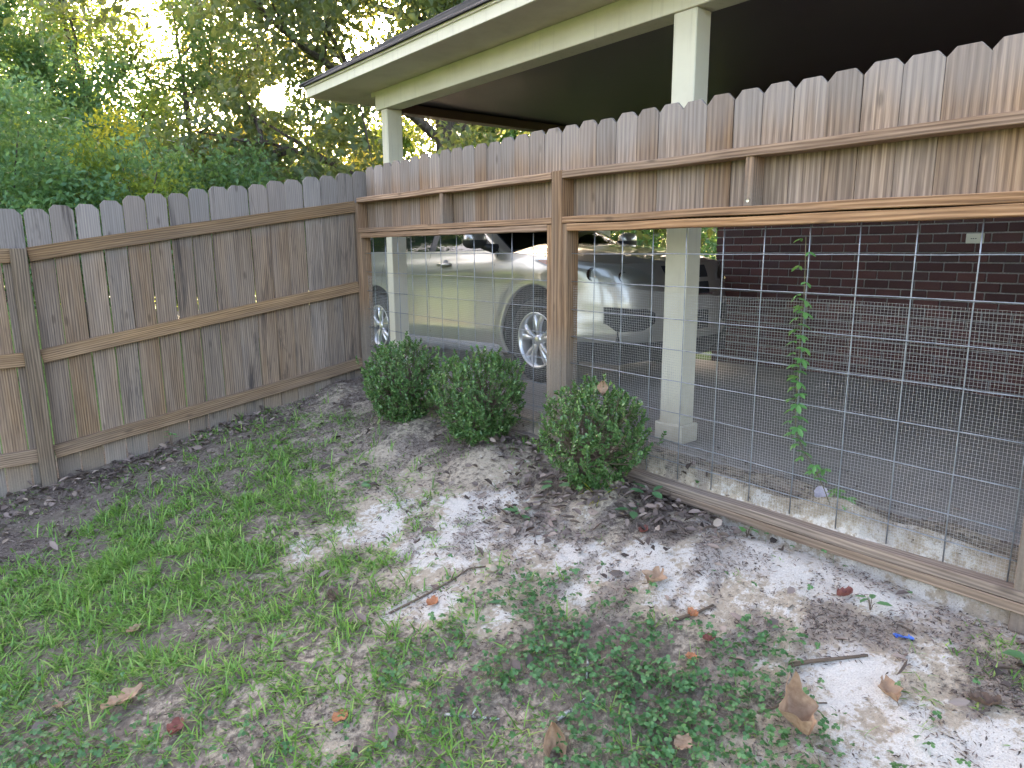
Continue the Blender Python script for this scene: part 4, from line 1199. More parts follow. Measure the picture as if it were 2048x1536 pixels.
# sill trim, lower valance, seams
for sg in (-1, 1):
    st_ = MB()
    rows = []
    for y in np.linspace(.50, 2.36, 20):
        rows.append([(sg * .80, y, .185), (sg * .875, y, .19), (sg * .905, y, .225), (sg * .912, y, .285), (sg * .890, y, .302), (sg * .86, y, .305)])
    st_.grid(rows, sg > 0); st_.obj('sill_trim', M_GREY, car, True)
    sb = MB()
    sb.grid([[shell_off(s, v, sg, .006) for v in np.linspace(0.0, .21, 5)] for s in np.linspace(0.0, .292, 24)], sg > 0)
    sb.obj('lower_bumper', M_BLK, car, True)
    # headlight: dark housing, reflectors, clear lens
    sv = lambda tab: (lambda s: lin(tab, s))
    lo = sv([(.13, .80), (.19, .76), (.25, .78), (.31, .86), (.345, .93)]); hi = sv([(.13, .865), (.16, .965), (.20, .985), (.31, .982), (.345, .965)])
    h_ = patch(shell_off, .13, .345, lo, hi, sg, .003, 22, 9).obj('headlight', M_HOUS, car, True)
    patch(shell_off, .134, .343, lambda s: lo(s) + .012, lambda s: hi(s) - .01, sg, .012, 22, 9).obj('lens', M_LENS, h_, True)
    for (s, v, r) in ((.235, .875, .058), (.185, .868, .044)):
        c = shell_off(s, v, sg, -.006); n = (shell_n(s, v, sg) + Vector((0, -1.2, 0))).normalized()
        mb = MB(); mb.lathe([(-.004, .001), (-.003, r * .45), (.002, r * .8), (.005, r * .95)], 20, 'Z')
        o = mb.obj('reflector', M_CHR, h_, True, c + n * .004); o.rotation_euler = n.to_track_quat('Z', 'Y').to_euler()
    patch(shell_off, .30, .335, lambda s: lo(s) + .03, lambda s: hi(s) - .015, sg, .007, 8, 4).obj('marker', M_AMB, h_, True)
    # fog lamp recess
    lo2 = sv([(.135, .40), (.155, .33), (.20, .32), (.222, .40)]); hi2 = sv([(.135, .50), (.15, .545), (.205, .565), (.225, .56)])
    patch(shell_off, .135, .226, lo2, hi2, sg, .005, 16, 7).obj('fog_recess', M_BLK, car, True)
    # grille half
    g_ = patch(shell_off, 0, .105, .66, .965, sg, .006, 10, 8).obj('grille', M_BLK, car, True)
    for v in (.72, .80, .88):
        patch(shell_off, 0, .10, v, v + .016, sg, .014, 10, 2).obj('slat', M_BLK, g_, True)
    patch(shell_off, 0, .107, .79, .835, sg, .017, 10, 2).obj('grille_bar', M_PAINT, car, True)
    patch(shell_off, 0, .10, .30, .50, sg, .005, 10, 4).obj('lower_grille', M_BLK, car, True)
    rows = [[shell_off(s, .655, sg, .010), shell_off(s, .67, sg, .013)] for s in np.linspace(0, .112, 10)]
    mb = MB(); mb.grid(rows, sg > 0); mb.obj('chrome_strip', M_CHR, car, True)
    # door seams and handles
    for y, z0, z1, bend in ((.55, .30, 1.16, .05), (1.72, .30, 1.18, .0), (2.72, .78, 1.2, -.06)):
        pts = []
        for z in np.linspace(z0, z1, 14):
            yy = y + bend * math.sin((z - z0) / (z1 - z0) * math.pi) * .5
            s = min((abs(shell(q, .5, 1).y - yy), q) for q in np.linspace(.30, .88, 240))[1]
            x = lin(W_Z, z)
            for a in AX: x += 0.024 * math.exp(-((math.hypot(yy - a, z - AZ) - AR - .01) / .085) ** 2)
            pts.append((sg * (x - .0012), yy, z))
        mb = MB(); mb.tube(pts, .0028, 5); mb.obj('door_seam', M_BLK, car, True)
    for y in (1.39, 2.42):
        z = 1.045 if y < 2 else 1.06
        mb = MB()
        mb.tube([(sg * .898, y - .105, z), (sg * .93, y - .085, z + .002), (sg * .938, y, z + .003), (sg * .93, y + .085, z + .002), (sg * .898, y + .105, z)], [.012, .017, .0185, .017, .012], 10)
        mb.obj('door_handle', M_PAINT, car, True)
        mb = MB(); mb.lathe([(0, .001), (.0, .045), (.006, .052)], 18, 'X', (0, 0, 0)); mb.obj('handle_cup', M_GREY, car, True, (sg * .9 if sg < 0 else .893, y, z))
    # door mirror
    mm = MB()
    prof = []
    for i in range(9):
        th = math.pi * i / 8
        row = []
        for k in range(16):
            ph = 2 * math.pi * k / 16
            sx = abs(math.cos(ph)) ** .7 * math.copysign(1, math.cos(ph)); sz = abs(math.sin(ph)) ** .7 * math.copysign(1, math.sin(ph))
            r = math.sin(th) ** .55
            row.append((sg * (1.02 + .115 * sx * r), .70 - .075 * math.cos(th), 1.262 + .078 * sz * r))
        row.append(row[0]); prof.append(row)
    mm.grid(prof, sg > 0); mir = mm.obj('mirror', M_PAINT, car, True)
    ml = MB(); rows = []
    for i in range(9):
        th = math.pi * i / 8
        row = []
        for k in range(9):
            ph = math.pi + math.pi * k / 8
            sx = abs(math.cos(ph)) ** .7 * math.copysign(1, math.cos(ph)); sz = -abs(math.sin(ph)) ** .7
            r = math.sin(th) ** .55
            row.append((sg * (1.02 + .119 * sx * r), .70 - .079 * math.cos(th), 1.252 + .076 * sz * r))
        rows.append(row)
    ml.grid(rows, sg > 0); ml.obj('mirror_base', M_BLK, mir, True)
    mb = MB(); mb.tube([(sg * .83, .62, 1.17), (sg * .91, .64, 1.185), (sg * .96, .68, 1.205)], [.05, .036, .03], 10); mb.obj('mirror_arm', M_BLK, mir, True)
    # tail lamp
    patch(shell_off, .862, .93, .74, .985, sg, .006, 10, 6).obj('tail_lamp', simple('tail_red', (0.35, 0.02, 0.02), 0.15) if 'tail_red' not in MATS else MATS['tail_red'], car, True)
# wheels
def wheel_parts():
    t = MB()
    t.lathe([(-.115, .236), (-.118, .27), (-.120, .305), (-.112, .338), (-.095, .358), (-.06, .364), (0, .366), (.06, .364), (.095, .358), (.112, .338), (.120, .305), (.118, .27), (.115, .236)], 48, 'X')
    for k in range(48):
        a = 2 * math.pi * k / 48
        for x0, x1 in ((-.10, -.035), (.035, .10)):
            c, s = math.cos(a), math.sin(a); c2, s2 = math.cos(a + .06), math.sin(a + .06)
            t.add([(x0, c * .3665, s * .3665), (x1, c * .3665, s * .3665), (x1, c2 * .3665, s2 * .3665), (x0, c2 * .3665, s2 * .3665), (x0, c * .371, s * .371), (x1, c * .371, s * .371), (x1, c2 * .371, s2 * .371), (x0, c2 * .371, s2 * .371)], [(4, 5, 6, 7), (0, 1, 5, 4), (1, 2, 6, 5), (2, 3, 7, 6), (3, 0, 4, 7)])
    r = MB()
    r.lathe([(-.112, .247), (-.120, .240), (-.116, .228), (-.090, .216), (-.02, .205), (.10, .215), (.112, .240)], 48, 'X')
    r.lathe([(-.100, .001), (-.102, .022), (-.098, .034), (-.080, .062), (-.05, .070), (-.02, .07)], 24, 'X')
    for k in range(5):
        for d in (-.17, .17):
            a = 2 * math.pi * k / 5 + .3
            for i in range(1):
                pr = []
                for u in np.linspace(0, 1, 6):
                    rr = .045 + .175 * u
                    an = a + d * (.55 + .75 * u) 
                    hw = (.016 + .014 * u) / 1
                    x = -.092 - .012 * math.sin(u * math.pi) + .006 * u
                    c, s = math.cos(an), math.sin(an)
                    pr.append([(x + .03, c * rr - s * hw, s * rr + c * hw), (x, c * rr - s * hw * .8, s * rr + c * hw * .8), (x, c * rr + s * hw * .8, s * rr - c * hw * .8), (x + .03, c * rr + s * hw, s * rr - c * hw)])
                r.grid(pr)
    d = MB(); d.lathe([(-.03, .001), (-.03, .16), (-.01, .16)], 32, 'X')
    return t.mesh('tyre', M_TYRE, True), r.mesh('rim', M_ALLOY, True), d.mesh('brake_disc', M_GREY, True)
ty, rm, dk_ = wheel_parts()
hub = simple('hub_dark', (0.05, 0.05, 0.05), 0.4)
for a in AX:
    for sg in (-1, 1):
        w_ = link('wheel', ty, car, (sg * .795, a, .371), (a * 1.3, 0, math.pi if sg > 0 else 0))
        link('rim', rm, w_); link('brake_disc', dk_, w_)

# ================================================================ clipped bushes, vine, weeds
L_BOX = leafmat('leaf_boxwood', [(0, (0.040, 0.10, 0.034)), (0.45, (0.080, 0.18, 0.060)), (0.8, (0.135, 0.255, 0.085)), (1, (0.22, 0.34, 0.11))], (0.25, 0.42, 0.07), 0.25, 0.26, 0.6)
L_VINE = leafmat('leaf_vine', [(0, (0.05, 0.16, 0.05)), (0.5, (0.09, 0.24, 0.07)), (1, (0.15, 0.32, 0.10))], (0.28, 0.48, 0.10), 0.35, 0.4, 0.45)
L_WEED = leafmat('leaf_weed', [(0, (0.05, 0.14, 0.06)), (0.5, (0.08, 0.19, 0.09)), (1, (0.14, 0.28, 0.08))], (0.28, 0.45, 0.10), 0.3, 0.45, 0.4)
M_TWIG = simple('twig_bark', (0.12, 0.085, 0.06), 0.9, 0.2)
m, nt, out = newmat('bush_bark'); n1 = texnoise(nt, mapping(nt, objcoord(nt), (60, 60, 12)), 1, 4, .6)
principled(nt, out, ramp(nt, n1, [(.3, (0.14, 0.11, 0.08)), (.7, (0.33, 0.28, 0.22))]), .95, .2, 0, bump(nt, n1, .6, .004)); M_BBARK = m

def bush(label, base, ctr, rad, seed, ntw, lower, gapdir=None, skirt=0.0):
    """clipped boxwood: short trunk, fan of stems, twigs ending in leaf pairs"""
    rg = np.random.default_rng(seed)
    bz = GZ(base[0], base[1]) - 0.02
    t = thing('boxwood_bush', label, 'bush', (base[0], base[1], bz), 0, 'clipped round bushes along the wire fence')
    org = np.array([base[0], base[1], bz]); ctr = np.array(ctr); rad = np.array(rad)
    mb = MB()
    n_st = 6
    heads = []
    for k in range(n_st):
        a = rg.uniform(0, 6.28); r = rg.uniform(.0, .02)
        h = ctr + rad * np.array([math.cos(a) * .35, math.sin(a) * .35, rg.uniform(-.55, -.2)]) - org
        p0 = np.array([math.cos(a) * r, math.sin(a) * r, -.02])
        mb.tube([p0, p0 + np.array([rg.normal(0, .004), rg.normal(0, .004), .05]), p0 * .5 + h * .5 + rg.normal(0, .012, 3), h], [.024, .017, .012, .006], 7, False)
        heads.append(h)
    mb.obj('trunk', M_BBARK, t, True)
    # twig tips on an uneven rounded block
    d = rdir(rg, ntw)
    d[:, 2] = np.where(d[:, 2] < -lower, -lower * rg.uniform(.2, 1, ntw), d[:, 2]); d = unit(d)
    lump = .82 + .34 * vnoise(d[:, 0] * 3.1 + seed * 1.7, d[:, 1] * 3.1 + d[:, 2] * 2.7, seed, 3)
    p = 3.4     # squarish superellipsoid
    sup = (np.abs(d) ** p).sum(1) ** (-1 / p)
    sh_ = np.where(rg.random(ntw) < .80, rg.uniform(.86, 1.05, ntw), rg.uniform(.45, .85, ntw))
    tip = d * sup[:, None] ** .55 * lump[:, None] * sh_[:, None]
    tp = (rg.random(ntw) < .16) & (d[:, 2] > -.2)
    tip[tp] *= rg.uniform(1.06, 1.2, (tp.sum(), 1))
    tip = tip * rad
    if skirt > 0:     # foliage running down to the trunk
        low = tip[:, 2] < 0
        tip[low, 0] *= 1 - skirt * np.clip(-tip[low, 2] / rad[2], 0, 1); tip[low, 1] *= 1 - skirt * np.clip(-tip[low, 2] / rad[2], 0, 1)
        tip[low, 2] *= 1.15
    if gapdir is not None:
        g = np.array(gapdir); k = ((unit(tip) @ unit(g)) < .93) | (rg.random(ntw) < .25)
        tip = tip[k]; d = d[k]
    tip = tip + (ctr - org)
    tw = MB()
    LP, LD, LN = [], [], []
    for i in range(len(tip)):
        h = heads[rg.integers(n_st)]
        e = tip[i]; o = unit(e - (ctr - org)); dr = unit(o * .55 + np.array([0, 0, .75]) + rg.normal(0, .28, 3))
        ln = rg.uniform(.05, .085)
        s0 = e - dr * ln
        if i % 3 == 0: tw.tube([h, (h + s0) / 2 + rg.normal(0, .015, 3), s0], [.0035, .0028, .002], 3, False)
        tw.tube([s0, e], [.0016, .0009], 3, False)
        nl = rg.integers(7, 11)
        a0 = rg.uniform(0, 3.14)
        sd = unit(np.cross(dr, rg.normal(size=3))); s2 = np.cross(dr, sd)
        for j in range(nl):
            f = (j + .3) / nl
            an = a0 + j * 1.571
            for s_ in (0, math.pi):
                o_ = sd * math.cos(an + s_) + s2 * math.sin(an + s_)
                LP.append(s0 + dr * ln * f); LD.append(o_ * (1.0 - .45 * f) + dr * (.45 + .55 * f) + rg.normal(0, .16, 3)); LN.append(dr - o_ * .35 + rg.normal(0, .22, 3))
    tw.obj('twig', M_TWIG, t)
    LP = np.array(LP); Ls = rg.uniform(.015, .027, len(LP))
    link('foliage', leaf_mesh('foliage', LP, np.array(LD), np.array(LN), Ls, Ls * .56, L_BOX, .14, True), t)
    return t
bush('rounded dark green bush nearest the corner of the two fences', (-0.30, -1.346), (-0.395, -1.34, 0.265), (.262, .262, .265), 101, 620, .85, skirt=.40)
bush('rounded green bush in the middle of the row of three', (-0.219, -2.191), (-0.285, -2.085, 0.265), (.268, .268, .265), 102, 640, .80, skirt=.35)
bush('cup-shaped green bush nearest the camera with foliage down to the ground', (-0.227, -3.202), (-0.285, -3.085, 0.205), (.262, .262, .275), 103, 640, .95, gapdir=(-.30, -.75, -.12), skirt=.78)

# ---- five-leaved vine climbing one rod of the right panel
vine = thing('climbing_vine', 'thin green five-leaved vine climbing a rod of the right wire panel', 'vine', (-0.01, -4.16, 0.0))
vo_ = np.array([-0.01, -4.16, 0.0])
path = [(0.02, -4.168, .09), (-.005, -4.150, .16), (-.012, -4.110, .235), (-.010, -4.045, .31), (-.012, -4.010, .385), (-.008, -3.998, .50), (-.012, -4.003, .65), (-.008, -3.997, .80), (-.012, -4.002, .95), (-.009, -3.996, 1.08), (-.012, -3.992, 1.19)]
mb = MB(); mb.tube([np.array(p) - vo_ for p in path], [.0022] * 6 + [.0017] * 5, 5); mb.obj('stem', simple('vine_stem', (0.12, 0.10, 0.05), .7), vine, True)
rg = np.random.default_rng(77)
def leaflet_fan(rg, nleaf, L, spread):
    P, D, N = [], [], []
    for k in range(nleaf):
        a = (k - (nleaf - 1) / 2) / max(1, (nleaf - 1) / 2) * spread
        P.append((0, 0, 0)); D.append((math.cos(a), math.sin(a), -.25 + rg.normal(0, .08))); N.append((.15 * math.cos(a), .15 * math.sin(a), 1 + rg.normal(0, .1)))
    ls = np.array([L * (1 - .32 * abs((k - (nleaf - 1) / 2) / max(1, (nleaf - 1) / 2))) for k in range(nleaf)])
    return leaf_mesh('leaf', np.array(P, float), np.array(D), np.array(N), ls, ls * .44, L_VINE, .12, True)
fans = [leaflet_fan(rg, 5, .048, 1.9), leaflet_fan(rg, 5, .042, 1.7), leaflet_fan(rg, 3, .042, 1.2)]
pa = np.array(path)
zz = np.concatenate([np.linspace(.21, .96, 32), [1.01, 1.075, 1.13, 1.185]])
for i, z in enumerate(zz):
    x = np.interp(z, pa[:, 2], pa[:, 0]); y = np.interp(z, pa[:, 2], pa[:, 1])
    side = 1 if i % 2 else -1
    o = link('leaf', fans[i % 2 if z < 1.0 else 2], vine, (x - .012 - vo_[0], y + side * rg.uniform(.008, .022) - vo_[1], z), (rg.normal(0, .25), rg.uniform(.1, .55), math.pi + side * -1.1 + rg.normal(0, .35)))
    sc = rg.uniform(.8, 1.15); o.scale = (sc, sc, sc)
for (x, y, z) in ((.05, -4.22, .13), (.06, -4.17, .15), (.02, -4.13, .24)):
    o = link('leaf', fans[0], vine, (x - vo_[0], y - vo_[1], z), (.2, .5, rg.uniform(2, 4))); o.scale = (1.25,) * 3

# ---- broad-leaved weeds and seedlings
def weed(name, label, x, y, nl, L, seed, h=.05, ratio=.5, mat=None, flat=.5, group=None):
    rg = np.random.default_rng(seed)
    z = GZ(x, y)
    t = thing(name, label, 'weed', (x, y, z - .005), 0, group)
    mb = MB()
    for k in range(nl):
        a = 2 * math.pi * k / nl + rg.normal(0, .3); r = L * .25
        p = np.array([math.cos(a) * r, math.sin(a) * r, h * rg.uniform(.5, 1)])
        mb.tube([(0, 0, 0), p * .5 + np.array([0, 0, h * .15]), p], [.0018, .0015, .001], 4, False)
        d = np.array([math.cos(a), math.sin(a), flat * rg.uniform(-.3, .6)])
        ls = np.array([L * rg.uniform(.75, 1.1)])
        link('leaf', leaf_mesh('leaf', p[None], d[None], np.array([[0, 0, 1.0]]) - .2 * d[None] + rg.normal(0, .15, (1, 3)), ls, ls * ratio, mat or L_WEED, .12, True), t)
    mb.obj('stem', M_TWIG, t)
def wpx(d): return d
weed('weed_seedling', 'blue-green broad-leaved seedling left of the nearest bush', -0.40, -2.93, 4, .085, 1, .07)
weed('weed_seedling', 'small weed on the sand left of the nearest bush mound', -0.66, -2.95, 5, .075, 2, .04)
weed('weed_seedling', 'broad-leaved weed below the mound of the nearest bush', -0.33, -3.40, 3, .085, 3, .03)
weed('weed_seedling', 'leafy weed in the leaf pile right of the nearest bush', -0.17, -3.36, 4, .085, 4, .06)
weed('weed_seedling', 'tiny seedling against the bottom board of the right panel', -0.075, -3.85, 4, .045, 5, .05, mat=L_VINE)
weed('weed_seedling', 'green seedling with a broad leaf on the sand near the right panel', -0.30, -4.50, 4, .055, 6, .06)
weed('weed_seedling', 'big round-leaved weed at the right edge of the picture', -0.27, -4.99, 4, .085, 7, .05, .75)
weed('weed_seedling', 'upright single-leaved green weed beside the clover', -1.235, -3.40, 2, .11, 8, .02, .22, L_WEED, 3.5)
weed('weed_seedling', 'blue-green rosette weed in the thin grass before the middle bush', -1.05, -1.95, 5, .07, 9, .02)
weed('weed_seedling', 'small vine seedling climbing the foot of the board fence', -1.62, -0.075, 5, .05, 10, .12, .5, L_VINE)
weed('yellow_grass_tuft', 'pale yellow-green grass tuft at the foot of the nearest bush', -0.345, -3.19, 16, .10, 11, .01, .07, L_YEL, 2.2)

# ================================================================ lawn: grass, clover, litter
L_GRASS = leafmat('grass_blade', [(0, (0.05, 0.13, 0.022)), (0.4, (0.115, 0.25, 0.045)), (0.85, (0.20, 0.37, 0.075)), (1, (0.36, 0.40, 0.13))], (0.30, 0.55, 0.08), 0.3, 0.42, 0.4)
L_CLOV = leafmat('clover_leaf', [(0, (0.03, 0.09, 0.03)), (0.5, (0.06, 0.155, 0.055)), (1, (0.11, 0.235, 0.085))], (0.22, 0.42, 0.08), 0.25, 0.45, 0.35)
M_STRAW = leafmat('dry_straw', [(0, (0.20, 0.15, 0.09)), (0.6, (0.36, 0.29, 0.18)), (1, (0.5, 0.43, 0.30))], (0.4, 0.3, 0.15), 0.15, 0.8, 0.2)
M_LIT = leafmat('litter_flake', [(0, (0.055, 0.042, 0.036)), (0.4, (0.13, 0.098, 0.085)), (0.8, (0.24, 0.18, 0.155)), (1, (0.36, 0.28, 0.225))], (0.2, 0.12, 0.06), 0.08, 0.85, 0.2)
# region of the yard one can see, with a margin
def sample_yard(rg, n):
    x = rg.uniform(-3.25, 0.02, n); y = rg.uniform(-5.5, -0.04, n)
    dx, dy = x - CAMP.x, y - CAMP.y
    fw = dx * math.sin(YAW) + dy * math.cos(YAW); rt = dx * math.cos(YAW) - dy * math.sin(YAW)
    k = (fw > 1.15) & (np.abs(rt) < fw * 0.80 + 0.25)
    return x[k], y[k]

def blades(rg, x, y, L, Wd, lean, mat, name, base_off=0.0):
    """bent tapering blades, 3 segments each"""
    n = len(x)
    z = gh(x, y) - 0.006
    a = rg.uniform(0, 2 * math.pi, n)
    d = np.stack([np.cos(a), np.sin(a), np.zeros(n)], 1)
    s = np.stack([-np.sin(a), np.cos(a), np.zeros(n)], 1)
    P0 = np.stack([x, y, z + base_off], 1)
    up = np.array([0, 0, 1.0])
    rows = []
    tw = rg.normal(0, .35, n)[:, None]
    for u in (0, .35, .7, 1.0):
        hor = lean[:, None] * u ** 1.35; ver = (1 - .45 * lean[:, None] * u) * u
        nrm = 1.0
        c = P0 + d * (L[:, None] * hor) + up * (L[:, None] * np.maximum(ver * (1.15 - lean[:, None]), .04 * u))
        w = Wd[:, None] * (1 - u ** 2.2) * .5 * (.75 + .5 * min(u, .5)) 
        sv = s + up * tw * u
        rows += [c - sv * w, c + sv * w] if u < 1 else [c]
    V = np.stack(rows, 1).reshape(-1, 3)
    b = np.arange(n) * 7
    T = np.concatenate([np.stack([b + i, b + j, b + k], 1) for i, j, k in ((0, 1, 3), (0, 3, 2), (2, 3, 5), (2, 5, 4), (4, 5, 6))])
    return np_mesh(name, V, T, mat, True)

rg = np.random.default_rng(88)
# grass tufts
x, y = sample_yard(rg, 34000)
cv_ = cover(x, y)
dens = cv_[:, 0] * (0.22 + 1.15 * sstep(.40, .58, vnoise(x * 6.5, y * 6.5, 3, 3)))
k = rg.random(len(x)) < dens * 0.66
x, y = x[k], y[k]; big = cv_[k, 0]
nb = 8
X_ = np.repeat(x, nb) + rg.normal(0, .016, len(x) * nb); Y_ = np.repeat(y, nb) + rg.normal(0, .016, len(x) * nb)
n = len(X_)
tl = np.repeat(rg.uniform(.6, 1.25, len(x)) * (.55 + .55 * big), nb)
L_ = rg.uniform(.05, .12, n) * tl
go = link('grass', blades(rg, X_, Y_, L_, rg.uniform(.0045, .0095, n), rg.uniform(.45, 1.12, n), L_GRASS, 'grass'))
tag(go, 'bright green patchy lawn grass on the left of the yard', 'grass', kind='stuff')
print('grass blades', n)
# long blades here and there
x, y = sample_yard(rg, 2600); k = rg.random(len(x)) < cover(x, y)[:, 0] * .5; x, y = x[k], y[k]
X_ = np.repeat(x, 6) + rg.normal(0, .012, len(x) * 6); Y_ = np.repeat(y, 6) + rg.normal(0, .012, len(x) * 6); n = len(X_)
go = link('long_grass', blades(rg, X_, Y_, rg.uniform(.08, .16, n), rg.uniform(.005, .009, n), rg.uniform(.2, .85, n), L_GRASS, 'long_grass'))
tag(go, 'longer broad grass blades standing out of the lawn', 'grass', kind='stuff')
# sparse fine grass at the right
x, y = sample_yard(rg, 9000); cv_ = cover(x, y)
k = rg.random(len(x)) < np.where(x > -.62, cv_[:, 0] * 1.2, 0.012); x, y = x[k], y[k]
X_ = np.repeat(x, 7) + rg.normal(0, .015, len(x) * 7); Y_ = np.repeat(y, 7) + rg.normal(0, .015, len(x) * 7); n = len(X_)
go = link('fine_grass', blades(rg, X_, Y_, rg.uniform(.04, .11, n), rg.uniform(.0015, .003, n), rg.uniform(.3, 1.0, n), L_GRASS, 'fine_grass'))
tag(go, 'sparse thin grass stalks on the sand', 'grass', kind='stuff')
# clover
x, y = sample_yard(rg, 100000); cv_ = cover(x, y)
k = rg.random(len(x)) < cv_[:, 1] ** 1.2 * (.15 + 1.0 * sstep(.34, .60, vnoise(x * 8, y * 8, 13, 3))) * .62
x, y = x[k], y[k]; n = len(x)
h = rg.uniform(.012, .055, n); z = gh(x, y)
top = np.stack([x + rg.normal(0, .008, n), y + rg.normal(0, .008, n), z + h], 1)
nrm = unit(np.array([0, 0, 1.0]) + rg.normal(0, .42, (n, 3)))
a0 = rg.uniform(0, 6.28, n)
P, D, N = [], [], []
ref = unit(np.cross(nrm, np.array([0.31, .93, .1]))); ref2 = np.cross(nrm, ref)
for j in range(3):
    a = (a0 + j * 2.094)[:, None]
    P.append(top); D.append(ref * np.cos(a) + ref2 * np.sin(a) - nrm * .12); N.append(nrm)
P, D, N = np.concatenate(P), np.concatenate(D), np.concatenate(N)
Ls = np.tile(rg.uniform(.009, .0165, n), 3)
co_ = link('clover', leaf_mesh('clover', P, D, N, Ls, Ls * 1.0, L_CLOV, .10, True))
tag(co_, 'dark green clover patch in the foreground', 'clover', kind='stuff')
print('clover', n)
cs = blades(rg, x, y, h * 1.0, np.full(n, .0014), rg.uniform(.0, .25, n), L_CLOV, 'clover_stalk')
tag(link('clover_stalk', cs), 'thin stalks under the clover leaves', 'clover', kind='stuff')
# dry straw
x, y = sample_yard(rg, 15000); cv_ = cover(x, y)
k = rg.random(len(x)) < (.10 + .45 * np.maximum(cv_[:, 1], cv_[:, 0] * .7)); x, y = x[k], y[k]; n = len(x)
tag(link('dry_straw', blades(rg, x, y, rg.uniform(.03, .10, n), rg.uniform(.001, .0022, n), rg.uniform(.82, 1.08, n), M_STRAW, 'dry_straw', .004)), 'pale dead straw lying between the grass and clover', 'straw', kind='stuff')
# leaf and bark crumbs, thick in drifts
x, y = sample_yard(rg, 300000); cv_ = cover(x, y)
drift = drift_map(x, y)
k = rg.random(len(x)) < cv_[:, 3] ** 1.2 * (.05 + 1.0 * drift) * 1.1
x, y = x[k], y[k]; n = len(x)
def flakes(rg, x, y, L, Wd, mat, name, tilt=.3, lift=.004, six=False):
    n = len(x)
    a = rg.uniform(0, 6.28, n)
    D = np.stack([np.cos(a), np.sin(a), rg.normal(0, tilt, n)], 1)
    N = np.array([0, 0, 1.0]) + rg.normal(0, tilt * 1.3, (n, 3))
    P = np.stack([x, y, gh(x, y) + rg.uniform(.001, lift, n)], 1)
    return leaf_mesh(name, P, D, N, L, Wd, mat, .3, six)
tag(link('leaf_crumbs', flakes(rg, x, y, rg.uniform(.006, .026, n), rg.uniform(.002, .007, n), M_LIT, 'leaf_crumbs', .35, .008)), 'drifts of dark leaf and bark crumbs over the sand', 'litter', kind='stuff')
print('crumbs', n)
x, y = sample_yard(rg, 30000); cv_ = cover(x, y)
pile = np.exp(-(((x + .22) / .22) ** 2 + ((y + 3.47) / .26) ** 2)) + .7 * np.exp(-(((x + .17) / .2) ** 2 + ((y + 2.75) / .5) ** 2)) + .45 * np.exp(-((y + .15) / .22) ** 2) * (x < -.9) + .5 * np.exp(-(((x + .45) / .3) ** 2 + ((y + 3.05) / .25) ** 2))
k = rg.random(len(x)) < np.clip(cv_[:, 3] ** 2 * .09 + pile * .75, 0, 1); x, y = x[k], y[k]; n = len(x)
tag(link('leaf_litter', flakes(rg, x, y, rg.uniform(.025, .075, n), rg.uniform(.014, .038, n), M_LIT, 'leaf_litter', .42, .03, True)), 'dark brown dead leaves heaped around the bushes and along the fences', 'litter', kind='stuff')
print('leaves', n)
# crumbs and leaves on the slab edge behind the wire
x = rg.uniform(.05, .9, 900); y = rg.uniform(-5.2, -2.6, 900); k = rg.random(900) < .55 * np.exp(-((x - .25) / .25) ** 2) + .04; x, y = x[k], y[k]; n = len(x)
me = leaf_mesh('slab_crumbs', np.stack([x, y, np.maximum(gh(x, y), 0) + .004], 1), np.stack([rg.normal(size=n), rg.normal(size=n), rg.normal(0, .2, n)], 1), np.array([0, 0, 1.0]) + rg.normal(0, .3, (n, 3)), rg.uniform(.01, .05, n), rg.uniform(.005, .022, n), M_LIT, .25)
tag(link('slab_crumbs', me), 'dead leaf crumbs on the sand and concrete behind the wire', 'litter', kind='stuff')

# ================================================================ single leaves, sticks, scraps
def dryleaf_mat(name, c1, c2):
    m, nt, out = newmat(name); n1 = texnoise(nt, objcoord(nt), 38, 4, .65)
    c = ramp(nt, n1, [(.3, c1), (.7, c2)])
    b = principled(nt, None, c, .7, .25)
    t = nt.nodes.new('ShaderNodeBsdfTranslucent'); nt.links.new(c, t.inputs['Color'])
    mx = nt.nodes.new('ShaderNodeMixShader'); mx.inputs[0].default_value = .15
    nt.links.new(b.outputs[0], mx.inputs[1]); nt.links.new(t.outputs[0], mx.inputs[2]); nt.links.new(mx.outputs[0], out.inputs['Surface'])
    return m
D_TAN = dryleaf_mat('dry_leaf_tan', (0.26, 0.16, 0.10), (0.44, 0.29, 0.19))
D_ORG = dryleaf_mat('dry_leaf_orange', (0.34, 0.13, 0.06), (0.50, 0.22, 0.11))
D_RED = dryleaf_mat('dry_leaf_red', (0.16, 0.055, 0.045), (0.30, 0.11, 0.085))
D_BRN = dryleaf_mat('dry_leaf_brown', (0.09, 0.06, 0.045), (0.20, 0.13, 0.095))
